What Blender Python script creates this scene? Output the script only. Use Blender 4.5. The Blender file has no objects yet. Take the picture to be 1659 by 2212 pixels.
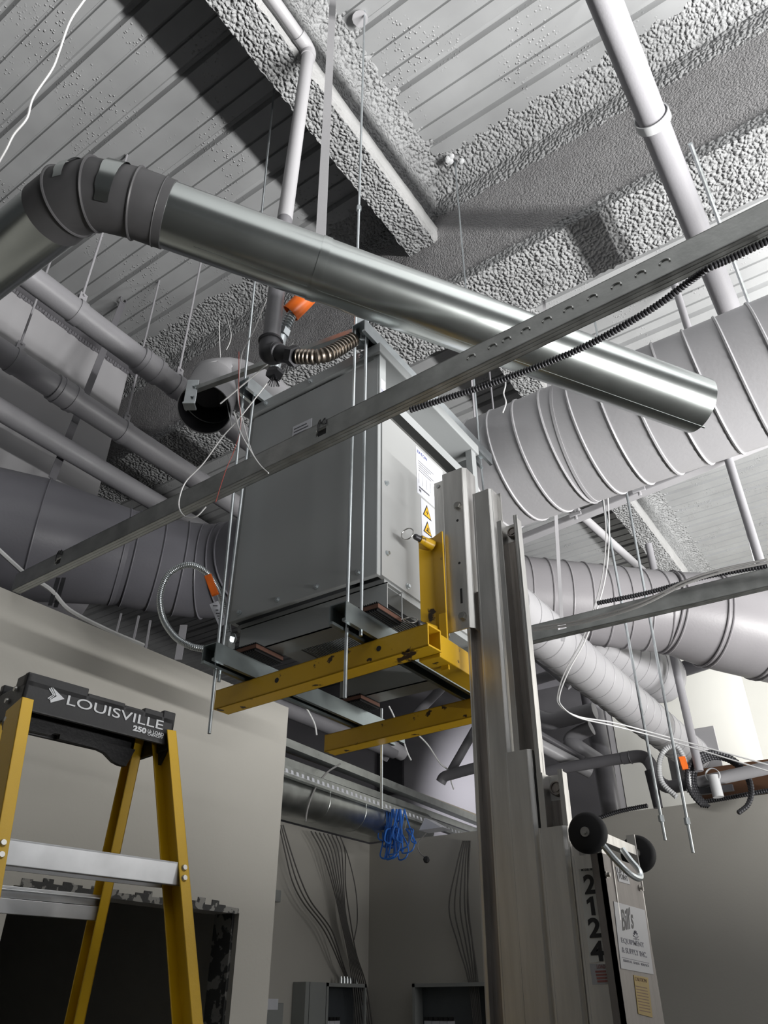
import bpy, bmesh, math, random
from mathutils import Vector, Matrix, noise
random.seed(7)
S = bpy.context.scene
# ------------------------------------------------------------------ camera, light, exposure
F, PITCH, YAW, CAM = 1646.0, math.radians(33.15), math.radians(34.5), Vector((0, 0, 1.65))
cd = bpy.data.cameras.new('camera'); cam = bpy.data.objects.new('camera', cd); S.collection.objects.link(cam)
cam.location = CAM; cam.rotation_euler = (math.pi/2 + PITCH, 0, YAW)
cd.sensor_fit = 'HORIZONTAL'; cd.sensor_width = 36; cd.lens = 36*F/1659; cd.clip_start = .02; cd.clip_end = 200
S.camera = cam
S.view_settings.view_transform = 'Standard'; S.view_settings.look = 'None'
S.view_settings.gamma = 1; S.view_settings.use_curve_mapping = False
S.view_settings.exposure = 0.0
W = bpy.data.worlds.new('world'); S.world = W; W.use_nodes = True
W.node_tree.nodes['Background'].inputs[0].default_value = (.93, .97, 1, 1)
W.node_tree.nodes['Background'].inputs[1].default_value = .05
def area(name, loc, target, size, power, col=(1, 1, 1), sy=None, spread=180):
    l = bpy.data.lights.new(name, 'AREA'); l.energy = power; l.color = col; l.size = size
    l.spread = math.radians(spread)
    if sy: l.shape = 'RECTANGLE'; l.size_y = sy
    o = bpy.data.objects.new(name, l); S.collection.objects.link(o); o.location = loc
    o.rotation_euler = (Vector(target)-Vector(loc)).to_track_quat('-Z', 'Y').to_euler()
    return o
area('sunlit_floor_strip', (5.7, 3.0, .62), (5.7, 3.0, 6.8), .5, 4000, (1, .99, .97), 6.8, 162).rotation_euler = (math.pi, 0, 0)
area('right_fill_light', (5.0, 6.7, 2.8), (-3, 2.6, 1.7), 1.4, 40, (1, .98, .94), 2.0, 110)  # added fill from the right, out of view; no storefront stands there
area('rear_room_light', (-6.6, 9.4, 4.9), (-4.6, 11, 4.0), 1.0, 30, (.98, .97, 1), None, 115)
area('next_room_light', (0.3, 8.6, 3.9), (-2.2, 10.5, 4.4), 1.0, 62, (1, .98, .95), None, 125)
# ------------------------------------------------------------------ helpers
R_ = Vector((math.cos(YAW), math.sin(YAW), 0)); H_ = Vector((-math.sin(YAW), math.cos(YAW), 0))
FW = H_*math.cos(PITCH) + Vector((0, 0, math.sin(PITCH))); UP = -H_*math.sin(PITCH) + Vector((0, 0, math.cos(PITCH)))
def ray(px, py): return (px-829.5)*R_ - (py-1106)*UP + F*FW
def P(px, py, x=None, y=None, z=None, d=None):          # the point of the place on a measured sight line
    r = ray(px, py)
    if d is not None: t = d/F
    elif x is not None: t = (x-CAM.x)/r.x
    elif y is not None: t = (y-CAM.y)/r.y
    else: t = (z-CAM.z)/r.z
    return CAM + r*t
def PL(px, py, o, n):
    r = ray(px, py); return CAM + r*((Vector(o)-CAM).dot(n)/r.dot(n))
V = Vector
def srgb(r, g, b):
    f = lambda c: (c/255/12.92) if c <= 10 else ((c/255+.055)/1.055)**2.4
    return (f(r), f(g), f(b))
# ------------------------------------------------------------------ materials
def mat(name, col, rough=.5, metal=0, var=.08, scale=6, bump=0, bscale=40, kind='noise', col2=None, thr=None, stretch=None, spec=.5, rv=1):
    m = bpy.data.materials.new(name); m.use_nodes = True; nt = m.node_tree; b = nt.nodes['Principled BSDF']; L = nt.links.new
    b.inputs['Roughness'].default_value = rough; b.inputs['Metallic'].default_value = metal
    b.inputs['Specular IOR Level'].default_value = spec
    tc = nt.nodes.new('ShaderNodeTexCoord'); mp = nt.nodes.new('ShaderNodeMapping'); L(tc.outputs['Object'], mp.inputs[0])
    if stretch: mp.inputs['Scale'].default_value = stretch
    n = nt.nodes.new('ShaderNodeTexNoise'); n.inputs['Scale'].default_value = scale; n.inputs['Detail'].default_value = 5
    L(mp.outputs[0], n.inputs['Vector'])
    cr = nt.nodes.new('ShaderNodeValToRGB'); c = V(col)
    if thr is not None:
        cr.color_ramp.elements[0].position = thr; cr.color_ramp.elements[1].position = thr+.03
        cr.color_ramp.elements[0].color = (*col, 1); cr.color_ramp.elements[1].color = (*col2, 1)
    else:
        cr.color_ramp.elements[0].position = .3; cr.color_ramp.elements[1].position = .7
        cr.color_ramp.elements[0].color = (*(c*(1-var)), 1)
        cr.color_ramp.elements[1].color = (*(V(col2) if col2 else c*(1+var)), 1)
    L(n.outputs['Fac'], cr.inputs[0]); L(cr.outputs[0], b.inputs['Base Color'])
    if metal > .5:
        mr = nt.nodes.new('ShaderNodeMapRange'); mr.inputs[3].default_value = rough-.08*rv; mr.inputs[4].default_value = rough+.12*rv
        L(n.outputs['Fac'], mr.inputs[0]); L(mr.outputs[0], b.inputs['Roughness'])
    if bump:
        if kind == 'voronoi':
            v = nt.nodes.new('ShaderNodeTexVoronoi'); v.feature = 'SMOOTH_F1'; v.inputs['Smoothness'].default_value = .35
            out = v.outputs['Distance']
            w = nt.nodes.new('ShaderNodeTexNoise'); w.inputs['Scale'].default_value = bscale*.5; w.inputs['Detail'].default_value = 3
            L(mp.outputs[0], w.inputs['Vector'])
            mx = nt.nodes.new('ShaderNodeMixRGB'); mx.blend_type = 'ADD'; mx.inputs[0].default_value = .03
            L(mp.outputs[0], mx.inputs[1]); L(w.outputs['Color'], mx.inputs[2]); L(mx.outputs[0], v.inputs['Vector'])
            inv = True
        elif kind == 'speck':
            v = nt.nodes.new('ShaderNodeTexVoronoi'); out = v.outputs['Distance']; inv = False; L(mp.outputs[0], v.inputs['Vector'])
            r2 = nt.nodes.new('ShaderNodeMapRange'); r2.inputs[1].default_value = .05; r2.inputs[2].default_value = .3
            r2.inputs[3].default_value = 1; r2.inputs[4].default_value = 0; L(out, r2.inputs[0])
            g = nt.nodes.new('ShaderNodeTexNoise'); g.inputs['Scale'].default_value = 2.2; L(mp.outputs[0], g.inputs['Vector'])
            g2 = nt.nodes.new('ShaderNodeMapRange'); g2.inputs[1].default_value = .5; g2.inputs[2].default_value = .62; L(g.outputs['Fac'], g2.inputs[0])
            ml = nt.nodes.new('ShaderNodeMath'); ml.operation = 'MULTIPLY'; L(r2.outputs[0], ml.inputs[0]); L(g2.outputs[0], ml.inputs[1]); out = ml.outputs[0]
        else:
            v = nt.nodes.new('ShaderNodeTexNoise'); v.inputs['Detail'].default_value = 4; out = v.outputs['Fac']; inv = False; L(mp.outputs[0], v.inputs['Vector'])
        v.inputs['Scale'].default_value = bscale
        bp = nt.nodes.new('ShaderNodeBump'); bp.inputs['Distance'].default_value = bump; bp.invert = inv; bp.inputs['Strength'].default_value = 1
        L(out, bp.inputs['Height']); L(bp.outputs[0], b.inputs['Normal'])
    return m
M = {}
M['deck'] = mat('painted_deck', (.30, .305, .31), .42, 0, .08, 3, .006, 38, 'speck')
M['fire'] = mat('fireproofing', (.33, .335, .34), .75, 0, .1, 8, .030, 44, 'voronoi')
M['fire_fine'] = mat('fine_fireproofing', (.33, .325, .33), .75, 0, .08, 8, .009, 75, 'voronoi')
M['fire_smooth'] = mat('trowelled_fireproofing', (.42, .42, .42), .8, 0, .06, 8, .006, 60, 'noise')
M['grey'] = mat('grey_paint', (.33, .325, .345), .42, 0, .06, 3, .0006, 90)
M['grey_duct'] = mat('grey_duct_paint', (.40, .395, .41), .40, 0, .05, 2, .0006, 60)
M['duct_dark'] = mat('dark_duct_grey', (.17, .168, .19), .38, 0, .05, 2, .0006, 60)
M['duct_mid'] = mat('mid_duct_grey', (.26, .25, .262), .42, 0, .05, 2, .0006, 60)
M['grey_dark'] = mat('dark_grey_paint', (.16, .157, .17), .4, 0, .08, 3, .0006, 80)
M['grey_black'] = mat('charcoal_paint', (.045, .044, .05), .5, 0, .1, 5)
M['galv'] = mat('galvanised_steel', (.50, .52, .51), .3, 1, .13, 9, 0, 40, 'noise', None, None, (1, 1, 1))
M['silver'] = mat('silver_duct_steel', (.50, .53, .52), .25, 1, .04, 7, rv=.2)
M['stud'] = mat('galvanised_stud_steel', (.46, .47, .46), .42, 1, .15, 14, .0006, 60)
M['zinc'] = mat('zinc_plated_steel', (.62, .66, .68), .32, 1, .08, 20)
M['strut'] = mat('strut_steel', (.30, .34, .35), .38, 1, .12, 10)
M['alu'] = mat('worn_aluminium', (.68, .67, .655), .36, 1, .12, 5, .0004, 30, 'noise', None, None, (6, 6, .6))
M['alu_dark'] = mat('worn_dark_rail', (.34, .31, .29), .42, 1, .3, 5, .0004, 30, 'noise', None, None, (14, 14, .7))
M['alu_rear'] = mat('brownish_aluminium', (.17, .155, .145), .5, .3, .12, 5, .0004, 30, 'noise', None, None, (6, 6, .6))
M['alu_step'] = mat('ladder_aluminium', (.66, .67, .69), .42, 1, .1, 12)
M['box'] = mat('enclosure_grey', (.33, .345, .35), .32, 0, .03, 2)
M['box_side'] = mat('enclosure_side_grey', (.33, .335, .335), .38, 0, .03, 2)
M['grille'] = mat('mesh_steel', (.12, .12, .115), .5, .6, .1, 20)
M['yellow'] = mat('yellow_paint', srgb(200, 158, 26), .42, 0, .05, 16, .0012, 20, 'noise', srgb(52, 36, 20), .645)
M['fibre'] = mat('yellow_fibreglass', srgb(196, 156, 14), .38, 0, .05, 8, .0004, 120)
M['black'] = mat('black_plastic', (.018, .018, .02), .45, 0, .1, 8, .0006, 120)
M['rubber'] = mat('black_rubber', (.008, .008, .009), .7, 0, .1, 8, spec=.3)
M['pad'] = mat('brown_pad', (.10, .045, .03), .8, 0, .1, 20)
M['white'] = mat('white_print', (.62, .63, .64), .5, 0, .04, 10)
M['cap_white'] = mat('cap_lettering', (.55, .56, .58), .5, 0, .04, 10)
M['label'] = mat('label_white', (.62, .63, .68), .4, 0, .03, 10)
M['sign'] = mat('sign_grey', (.30, .30, .315), .4, 0, .03, 10)
M['decal'] = mat('number_decal_paint', (.46, .46, .44), .5, 0, .06, 12)
M['ink'] = mat('black_ink', (.012, .012, .014), .5, 0, .05, 10)
M['greyink'] = mat('grey_ink', (.10, .10, .12), .5, 0, .05, 10)
M['blueink'] = mat('blue_ink', (.012, .03, .22), .5, 0, .05, 10)
M['redink'] = mat('faded_red_ink', (.22, .08, .07), .6, 0, .1, 30)
M['warn'] = mat('warning_yellow', srgb(225, 170, 30), .5, 0, .04, 10)
M['gold'] = mat('faded_gold_label', srgb(130, 108, 44), .5, 0, .1, 12)
M['orange'] = mat('orange_label', srgb(235, 110, 25), .4, 0, .06, 20)
M['wall'] = mat('drywall_paint', (.42, .405, .37), .7, 0, .02, 2, .0006, 50)
M['wall_cool'] = mat('cool_wall_paint', (.38, .37, .40), .7, 0, .04, 1.2, .0006, 50)
M['wall_white'] = mat('white_wall_paint', (.72, .72, .68), .7, 0, .03, 1, .0004, 50)
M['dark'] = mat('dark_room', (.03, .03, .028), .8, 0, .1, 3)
M['torn'] = mat('torn_drywall_edge', (.05, .05, .05), .9, 0, .1, 18, .004, 30, 'noise', (.25, .245, .23), .52)
M['floor'] = mat('concrete', (.075, .074, .07), .6, 0, .12, 2, .001, 20)
M['wire_white'] = mat('white_cable', (.62, .62, .62), .45)
M['wire_grey'] = mat('grey_cable', (.26, .255, .25), .5)
M['wire_dark'] = mat('dark_grey_cable', (.085, .08, .075), .55)
M['wire_blue'] = mat('blue_cable', (.03, .17, .62), .45)
M['wire_red'] = mat('red_cable', (.25, .03, .02), .45)
M['iron'] = mat('black_iron', (.05, .05, .055), .45, .5, .15, 12)
M['steel'] = mat('bare_steel', (.45, .44, .42), .3, 1, .1, 30)
M['brown_steel'] = mat('brownish_steel', (.24, .21, .18), .35, 1, .15, 20)
M['panelgrey'] = mat('panel_grey', (.26, .27, .265), .45, 0, .04, 5)
M['panel_in'] = mat('panel_back', (.08, .09, .10), .5, .3, .1, 5)
M['pvc'] = mat('cream_pipe', (.48, .43, .34), .45, 0, .05, 5)
M['elbow'] = mat('dark_duct_paint', (.062, .061, .064), .5, 0, .12, 10)
M['wood'] = mat('brown_board', (.10, .045, .02), .6, 0, .2, 8)
# ------------------------------------------------------------------ mesh building
class MB:
    def __init__(s): s.v = []; s.f = []; s.xf = None
    def add(s, vs, fs):
        o = len(s.v); s.v += [V(v) for v in vs]; s.f += [tuple(i+o for i in f) for f in fs]; return s
    def hexa(s, p):
        return s.add(p, [(0, 3, 2, 1), (4, 5, 6, 7), (0, 1, 5, 4), (1, 2, 6, 5), (2, 3, 7, 6), (3, 0, 4, 7)])
    def box(s, a, b):
        x0, y0, z0 = [min(a[i], b[i]) for i in range(3)]; x1, y1, z1 = [max(a[i], b[i]) for i in range(3)]
        return s.hexa([(x0, y0, z0), (x1, y0, z0), (x1, y1, z0), (x0, y1, z0), (x0, y0, z1), (x1, y0, z1), (x1, y1, z1), (x0, y1, z1)])
    def obox(s, o, ex, ey, ez, a, b):      # box in a local frame
        o, ex, ey, ez = V(o), V(ex), V(ey), V(ez)
        q = lambda x, y, z: o+ex*x+ey*y+ez*z
        x0, y0, z0 = [min(a[i], b[i]) for i in range(3)]; x1, y1, z1 = [max(a[i], b[i]) for i in range(3)]
        return s.hexa([q(x0, y0, z0), q(x1, y0, z0), q(x1, y1, z0), q(x0, y1, z0), q(x0, y0, z1), q(x1, y0, z1), q(x1, y1, z1), q(x0, y1, z1)])
    def beam(s, p0, p1, w, h, up=(0, 0, 1)):     # rectangular bar between two points
        p0, p1 = V(p0), V(p1); d = (p1-p0).normalized(); r = d.cross(V(up)).normalized(); u = r.cross(d)
        c = [(-w/2, -h/2), (w/2, -h/2), (w/2, h/2), (-w/2, h/2)]
        return s.hexa([p0+r*a+u*b for a, b in c]+[p1+r*a+u*b for a, b in c])
    def sweep(s, poly, p0, p1, u, w, closed=True):   # extrude 2-d outline (in u,w) from p0 to p1
        p0, p1, u, w = V(p0), V(p1), V(u), V(w); n = len(poly)
        vs = [p0+u*a+w*b for a, b in poly]+[p1+u*a+w*b for a, b in poly]
        fs = [(i, (i+1) % n, n+(i+1) % n, n+i) for i in range(n)]+[tuple(range(n-1, -1, -1)), tuple(range(n, 2*n))]
        return s.add(vs, fs)
    def tube(s, pts, r, seg=10, caps=True):
        pts = [V(p) for p in pts]; n = len(pts); rs = r if isinstance(r, (list, tuple)) else [r]*n
        t0 = (pts[1]-pts[0]).normalized(); a = V((0, 0, 1)) if abs(t0.z) < .9 else V((1, 0, 0))
        u = t0.cross(a).normalized(); vs = []; pt = t0
        for i in range(n):
            t = (pts[min(i+1, n-1)]-pts[max(i-1, 0)])
            t = t.normalized() if t.length > 1e-9 else pt
            u = (u-t*u.dot(t)).normalized(); w = t.cross(u); pt = t
            vs += [pts[i]+(u*math.cos(2*math.pi*k/seg)+w*math.sin(2*math.pi*k/seg))*rs[i] for k in range(seg)]
        fs = [(i*seg+k, i*seg+(k+1) % seg, (i+1)*seg+(k+1) % seg, (i+1)*seg+k) for i in range(n-1) for k in range(seg)]
        if caps: fs += [tuple(range(seg-1, -1, -1)), tuple(range((n-1)*seg, n*seg))]
        return s.add(vs, fs)
    def cyl(s, p0, p1, r, seg=16, r1=None): return s.tube([p0, p1], [r, r if r1 is None else r1], seg)
    def pipe(s, pts, ro, ri, seg=32):              # hollow tube (open ends)
        k0 = len(s.v); s.tube(pts, ro, seg, False); k1 = len(s.v); s.tube(pts, ri, seg, False)
        n = len(pts); e = (n-1)*seg
        for i in range(seg):
            j = (i+1) % seg
            s.f += [(k0+i, k1+i, k1+j, k0+j), (k0+e+i, k0+e+j, k1+e+j, k1+e+i)]
        return s
    def ring(s, c, axis, R, r, seg=28, sub=8):
        c = V(c); ax = V(axis).normalized(); a = V((0, 0, 1)) if abs(ax.z) < .9 else V((1, 0, 0)); u = ax.cross(a).normalized(); w = ax.cross(u)
        vs = []
        for i in range(seg):
            d = u*math.cos(2*math.pi*i/seg)+w*math.sin(2*math.pi*i/seg)
            for k in range(sub):
                b = 2*math.pi*k/sub; vs.append(c+d*(R+r*math.cos(b))+ax*(r*math.sin(b)))
        return s.add(vs, [(i*sub+k, ((i+1) % seg)*sub+k, ((i+1) % seg)*sub+(k+1) % sub, i*sub+(k+1) % sub) for i in range(seg) for k in range(sub)])
    def band(s, c, axis, R, t, w, seg=28):        # flat strap ring
        c = V(c); ax = V(axis).normalized(); return s.pipe([c-ax*w/2, c+ax*w/2], R+t, R, seg)
    def ball(s, c, r, seg=12):
        c = V(c); n = seg//2
        vs = [c+V((0, 0, r)), c-V((0, 0, r))]
        for i in range(1, n):
            for k in range(seg):
                a = math.pi*i/n; b = 2*math.pi*k/seg; vs.append(c+V((math.sin(a)*math.cos(b), math.sin(a)*math.sin(b), math.cos(a)))*r)
        fs = [(0, 2+k, 2+(k+1) % seg) for k in range(seg)]+[(1, 2+(n-2)*seg+(k+1) % seg, 2+(n-2)*seg+k) for k in range(seg)]
        fs += [(2+i*seg+k, 2+(i+1)*seg+k, 2+(i+1)*seg+(k+1) % seg, 2+i*seg+(k+1) % seg) for i in range(n-2) for k in range(seg)]
        return s.add(vs, fs)
    def build(s, name, m, parent=None, smooth=False, bevel=0):
        vs = [s.xf(v) for v in s.v] if s.xf else s.v
        lo = V([min(v[i] for v in vs) for i in range(3)]); hi = V([max(v[i] for v in vs) for i in range(3)]); c = (lo+hi)/2
        if parent is None: c.z = lo.z
        me = bpy.data.meshes.new(name); me.from_pydata([v-c for v in vs], [], s.f); me.update()
        bm = bmesh.new(); bm.from_mesh(me); bmesh.ops.recalc_face_normals(bm, faces=bm.faces); bm.to_mesh(me); bm.free()
        if smooth:
            me.polygons.foreach_set('use_smooth', [True]*len(me.polygons)); me.set_sharp_from_angle(angle=math.radians(38))
        me.materials.append(m if not isinstance(m, str) else M[m])
        o = bpy.data.objects.new(name, me); S.collection.objects.link(o); o.location = c
        if parent is not None:
            o.parent = parent; q = parent; 
            while q is not None: o.location = V(o.location)-V(q.location); q = q.parent
        if bevel:
            b = o.modifiers.new('bevel', 'BEVEL'); b.width = bevel; b.segments = 2; b.limit_method = 'ANGLE'
        return o
def tag(o, label=None, cat=None, group=None, kind=None):
    for k, v in (('label', label), ('category', cat), ('group', group), ('kind', kind)):
        if v: o[k] = v
    return o
def thing(name, loc, label, cat, group=None):
    o = bpy.data.objects.new(name, None); o.empty_display_size = .05; S.collection.objects.link(o); o.location = V(loc)
    return tag(o, label, cat, group)
def smooth_path(pts, n=8):
    pts = [V(p) for p in pts]; out = []; q = [pts[0]*2-pts[1]]+pts+[pts[-1]*2-pts[-2]]
    for i in range(1, len(q)-2):
        a, b, c, d = q[i-1:i+3]
        for k in range(n):
            t = k/n; out.append(.5*((2*b)+(c-a)*t+(2*a-5*b+4*c-d)*t*t+(3*b-a-3*c+d)*t**3))
    return out+[pts[-1]]
def resample(pts, step):
    out = [pts[0]]; acc = 0
    for a, b in zip(pts, pts[1:]):
        L = (b-a).length; d = step-acc
        while d <= L and L > 0: out.append(a.lerp(b, d/L)); d += step
        acc = L-(d-step)
    return out
def flex(mb, pts, r, pitch, amp=.12, seg=10):
    q = resample(smooth_path(pts, 16), pitch/3); rs = [r*(1+(amp if i % 3 else -amp)) for i in range(len(q))]
    return mb.tube(q, rs, seg)
def text(body, h, o, ex, ey, m, parent, name='lettering', bold=0, width=None, shear=0, depth=.0006):
    ex, ey = V(ex).normalized(), V(ey); n = ex.cross(ey).normalized(); ey = n.cross(ex).normalized() if abs(ex.dot(ey)) < .02 else ey.normalized()
    cu = bpy.data.curves.new(name, 'FONT'); cu.body = body; cu.size = 1; cu.extrude = .0; cu.offset = bold; cu.shear = shear
    to = bpy.data.objects.new(name, cu); S.collection.objects.link(to); bpy.context.view_layer.update()
    me = bpy.data.meshes.new_from_object(to.evaluated_get(bpy.context.evaluated_depsgraph_get()))
    bpy.data.objects.remove(to); 
    xs = [v.co.x for v in me.vertices]; ys = [v.co.y for v in me.vertices]
    x0, x1, y0, y1 = min(xs), max(xs), min(ys), max(ys)
    sy = h/(y1-y0); sx = width/(x1-x0) if width else sy
    mb = MB(); bm = bmesh.new(); bm.from_mesh(me)
    r = bmesh.ops.extrude_face_region(bm, geom=bm.faces[:])
    for g in r['geom']:
        if isinstance(g, bmesh.types.BMVert): g.co.z += 1
    bm.verts.index_update()
    mb.add([V(o)+ex*(v.co.x-x0)*sx+ey*(v.co.y-y0)*sy+n*(v.co.z*depth) for v in bm.verts], [tuple(v.index for v in f.verts) for f in bm.faces])
    bm.free(); return mb.build(name, m, parent)
def struct(o): o['kind'] = 'structure'; return o
def rough_prism(name, m, outline, y0, y1, step, amp, parent=None, axis='y', fine=28):
    # closed outline (a,z) subdivided and swept along an axis, every vertex pushed by noise
    pts = []
    n = len(outline)
    for i in range(n):
        a, b = V(outline[i]), V(outline[(i+1) % n]); k = max(1, round((b-a).length/step))
        pts += [a.lerp(b, j/k) for j in range(k)]
    N = len(pts); K = max(1, round((y1-y0)/step)); mb = MB(); vs = []
    c = sum((p for p in pts), V((0, 0)))/N
    for j in range(K+1):
        y = y0+(y1-y0)*j/K
        for p in pts:
            q = V((p.x, y, p.y)) if axis == 'y' else V((y, p.x, p.y))
            d = noise.noise(q*fine)*.6+noise.noise(q*fine*.4+V((9, 3, 1)))*.7
            e = V((noise.noise(q*fine+V((31, 0, 0))), noise.noise(q*fine+V((0, 57, 0))), d))
            vs.append(q+e*amp)
    fs = [(j*N+i, j*N+(i+1) % N, (j+1)*N+(i+1) % N, (j+1)*N+i) for j in range(K) for i in range(N)]
    fs += [tuple(range(N-1, -1, -1)), tuple(range(K*N, K*N+N))]
    mb.add(vs, fs); return mb.build(name, m, parent, True)
# ================================================================== STRUCTURE
ZD = 6.85
mb = MB(); mb.box((-12, -6, -.1), (6, 13, 0)); struct(mb.build('floor', 'floor'))
# corrugated roof deck, flutes along x
prof = []; y = -5.0; k = 0
while y < 12.5:
    g, dp, sl = (.062, .040, .018) if k % 3 == 0 else (.022, .018, .006)
    prof += [(y, ZD), (y+.150-g, ZD), (y+.150-g+sl, ZD+dp), (y+.150-sl, ZD+dp)]; y += .150; k += 1
prof += [(y, ZD)]
poly = prof+[(y, ZD+.12), (-5.0, ZD+.12)]
mb = MB(); mb.sweep(poly, (-12, 0, 0), (6, 0, 0), (0, 1, 0), (0, 0, 1)); struct(mb.build('ceiling', 'deck'))
# partition on the left, with the stripped door opening
XL = -3.07
mb = MB(); mb.box((XL-.16, -5, 0), (XL, 1.90, 3.2)); mb.box((XL-.16, 1.90, 2.06), (XL, 3.17, 3.2)); mb.box((XL-.16, 3.17, 0), (XL, 3.434, 3.2))
struct(mb.build('wall_left', 'wall'))
mb = MB(); mb.box((-8.9, 3.31, 0), (XL-.161, 3.43, 3.2)); struct(mb.build('wall_inner', 'wall'))
mb = MB(); mb.box((-8.9, -5, 2.75), (XL-.161, 3.30, 2.83)); struct(mb.build('inner_light_lid', 'dark'))  # unseen lid, added to keep light out of the room behind the door
mb = MB(); mb.box((-5.6, -5, 0), (-5.5, 3.30, 2.74)); struct(mb.build('wall_dark', 'wall'))
# torn door jamb and header strips (trim that was ripped off)
mb = MB(); mb.box((XL-.158, 3.155, 0), (XL-.03, 3.172, 2.06)); struct(mb.build('trim_1', 'torn'))
mb = MB(); n = 26
for i in range(n):
    y0 = 1.93+i*1.23/n; h = .018+.03*random.random()
    mb.box((XL, y0, 2.055), (XL+.004, y0+1.23/n, 2.06+h))
struct(mb.build('trim_2', 'torn'))
mb = MB(); mb.box((-5.45, 3.435, 0), (-5.33, 7.47, 3.2)); struct(mb.build('wall_alcove', 'wall'))
mb = MB(); mb.box((-5.45, 7.47, 0), (4.5, 7.59, 3.2)); struct(mb.build('wall_right', 'wall'))
mb = MB(); mb.box((-12, 11, 0), (-3.6, 11.12, 6.84)); struct(mb.build('wall_back', 'wall_cool'))
mb = MB(); mb.box((-3.6, 11, 0), (6, 11.12, 6.84)); struct(mb.build('wall_rear', 'wall_white'))
mb = MB(); mb.box((-2.98, 9.4, 0), (-1.40, 9.52, 6.3)); struct(mb.build('wall_far', 'wall_white'))
mb = MB(); mb.box((-4.0, 9.2, 0), (-2.99, 9.5, 5.2)); struct(mb.build('wall_shaft', 'grey_dark'))
mb = MB(); mb.box((-12, -5, 0), (-11.88, 11, 6.84)); struct(mb.build('wall_side', 'grey_dark'))
# ------------------------------------------------------------------ fireproofed beams
G0, G1, GZ = 3.17, 3.62, 5.79
g = thing('girder', (-2, 3.4, GZ), 'deep girder crossing the whole roof under rough grey fireproofing', 'beam')
rough_prism('web', M['fire_fine'], [(G0, GZ+.06), (G1-.03, GZ+.06), (G1-.03, ZD+.05), (G0, ZD+.05)], -9, 3.5, .05, .006, g, 'x')
rough_prism('bottom_flange', M['fire'], [(G0-.02, GZ-.02), (G1, GZ-.02), (G1, GZ+.07), (G0-.02, GZ+.07)], -9, 3.5, .028, .014, g, 'x')
rough_prism('overspray', M['fire'], [(G0-.34, ZD+.012), (G0-.16, ZD-.018), (G0-.03, ZD-.07), (G0-.015, ZD-.20), (G0+.02, ZD-.30), (G0+.04, ZD+.03)], -9, 3.5, .034, .016, g, 'x')
g = thing('roof_beam', (-1.83, 3, 6.35), 'long beam in its own black shadow, coated in pebbly grey fireproofing', 'beam')
rough_prism('bottom_flange', M['fire'], [(-1.945, 6.35), (-1.725, 6.35), (-1.725, 6.44), (-1.945, 6.44)], -3, 10.95, .024, .013, g)
rough_prism('edge_strip', M['fire_smooth'], [(-1.735, 6.355), (-1.705, 6.365), (-1.70, 6.50), (-1.76, 6.515)], -3, 10.95, .05, .005, g)
rough_prism('web', M['fire'], [(-1.90, 6.43), (-1.74, 6.50), (-1.70, 6.66), (-1.66, 6.88), (-1.90, 6.88)], -3, 10.95, .035, .014, g)
rough_prism('overspray', M['fire'], [(-1.72, 6.76), (-1.62, 6.82), (-1.55, 6.842), (-1.47, 6.87), (-1.72, 6.89)], -3, 10.95, .034, .012, g)
# ------------------------------------------------------------------ grey pipes on the left
def pipe_hanger(root, c, axis, r, ztop, m='grey', w=.05):
    c = V(c); ax = V(axis)
    k = MB(); k.band(c, ax, r+.001, .006, w); s = ax.cross(V((0, 0, 1)))
    for q in (-1, 1): k.obox(c+V((0, 0, r+.045)), ax, s, V((0, 0, 1)), (-w/2, q*.014-.003, -.05), (w/2, q*.014+.003, .035))
    cl = k.build('clamp', M[m], root, True)
    b = MB(); b.cyl(c+V((0, 0, r+.06))-s*.03, c+V((0, 0, r+.06))+s*.03, .009, 8); b.build('bolt', M[m], cl)
    return cl
def run_pipe(label, x, z, y0, y1, r, couplings, hangers, m='grey', hm=None):
    t = thing('pipe', (x, (y0+y1)/2, z-r), label, 'pipe', None)
    k = MB(); k.cyl((x, y0, z), (x, y1, z), r, 28); k.build('pipe_run', M[m], t, True)
    for y in couplings:
        k = MB(); k.cyl((x, y-.09, z), (x, y+.09, z), r+.012, 28); k.cyl((x, y-.055, z), (x, y-.045, z), r+.018, 28); k.cyl((x, y+.045, z), (x, y+.055, z), r+.018, 28)
        k.build('coupling', M[m], t, True)
    for y in hangers: pipe_hanger(t, (x, y, z), (0, 1, 0), r+(.008 if hm else 0), ZD, hm or m)
    return t
def rod(label, x, y, z0, z1, r=.006, m='zinc', group=None, cat='rod', nut=None, name='hanger_rod', x1=None, y1=None):
    x1 = x if x1 is None else x1; y1 = y if y1 is None else y1
    a, b = V((x, y, z0)), V((x1, y1, z1))
    if not nut: 
        return tag(MB().cyl(a, b, r, 8).build(name, M[m], None, True), label, cat, group)
    t = thing(name, a, label, cat, group); MB().cyl(a, b, r, 8).build('threaded_rod', M[m], t, True)
    for z in nut:
        c = a.lerp(b, (z-z0)/(z1-z0)); MB().cyl(c-V((0, 0, .018)), c+V((0, 0, .018)), r*1.9, 6).build('coupling_nut', M[m], t)
    return t
X1 = -3.36
c1 = P(150, 634, x=X1).y; c2 = P(372, 815, x=X1).y; 
run_pipe('upper left grey pipe with two hanger clamps, nearest the sprayed roof beams', X1, 5.2, .2, 5.0, .078, [P(318, 805, x=X1).y], [P(145, 690, z=5.2).y, P(362, 845, z=5.2).y])
run_pipe('middle of the three grey pipes on the left, crossing the pale plenum', -4.05, 5.2, .2, 5.6, .085, [P(140, 850, z=5.2).y], [P(38, 775, z=5.2).y, P(262, 935, z=5.2).y])
run_pipe('lowest of the three grey pipes on the left, just above the fat duct', -4.13, 4.86, .2, 4.2, .07, [], [])
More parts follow.
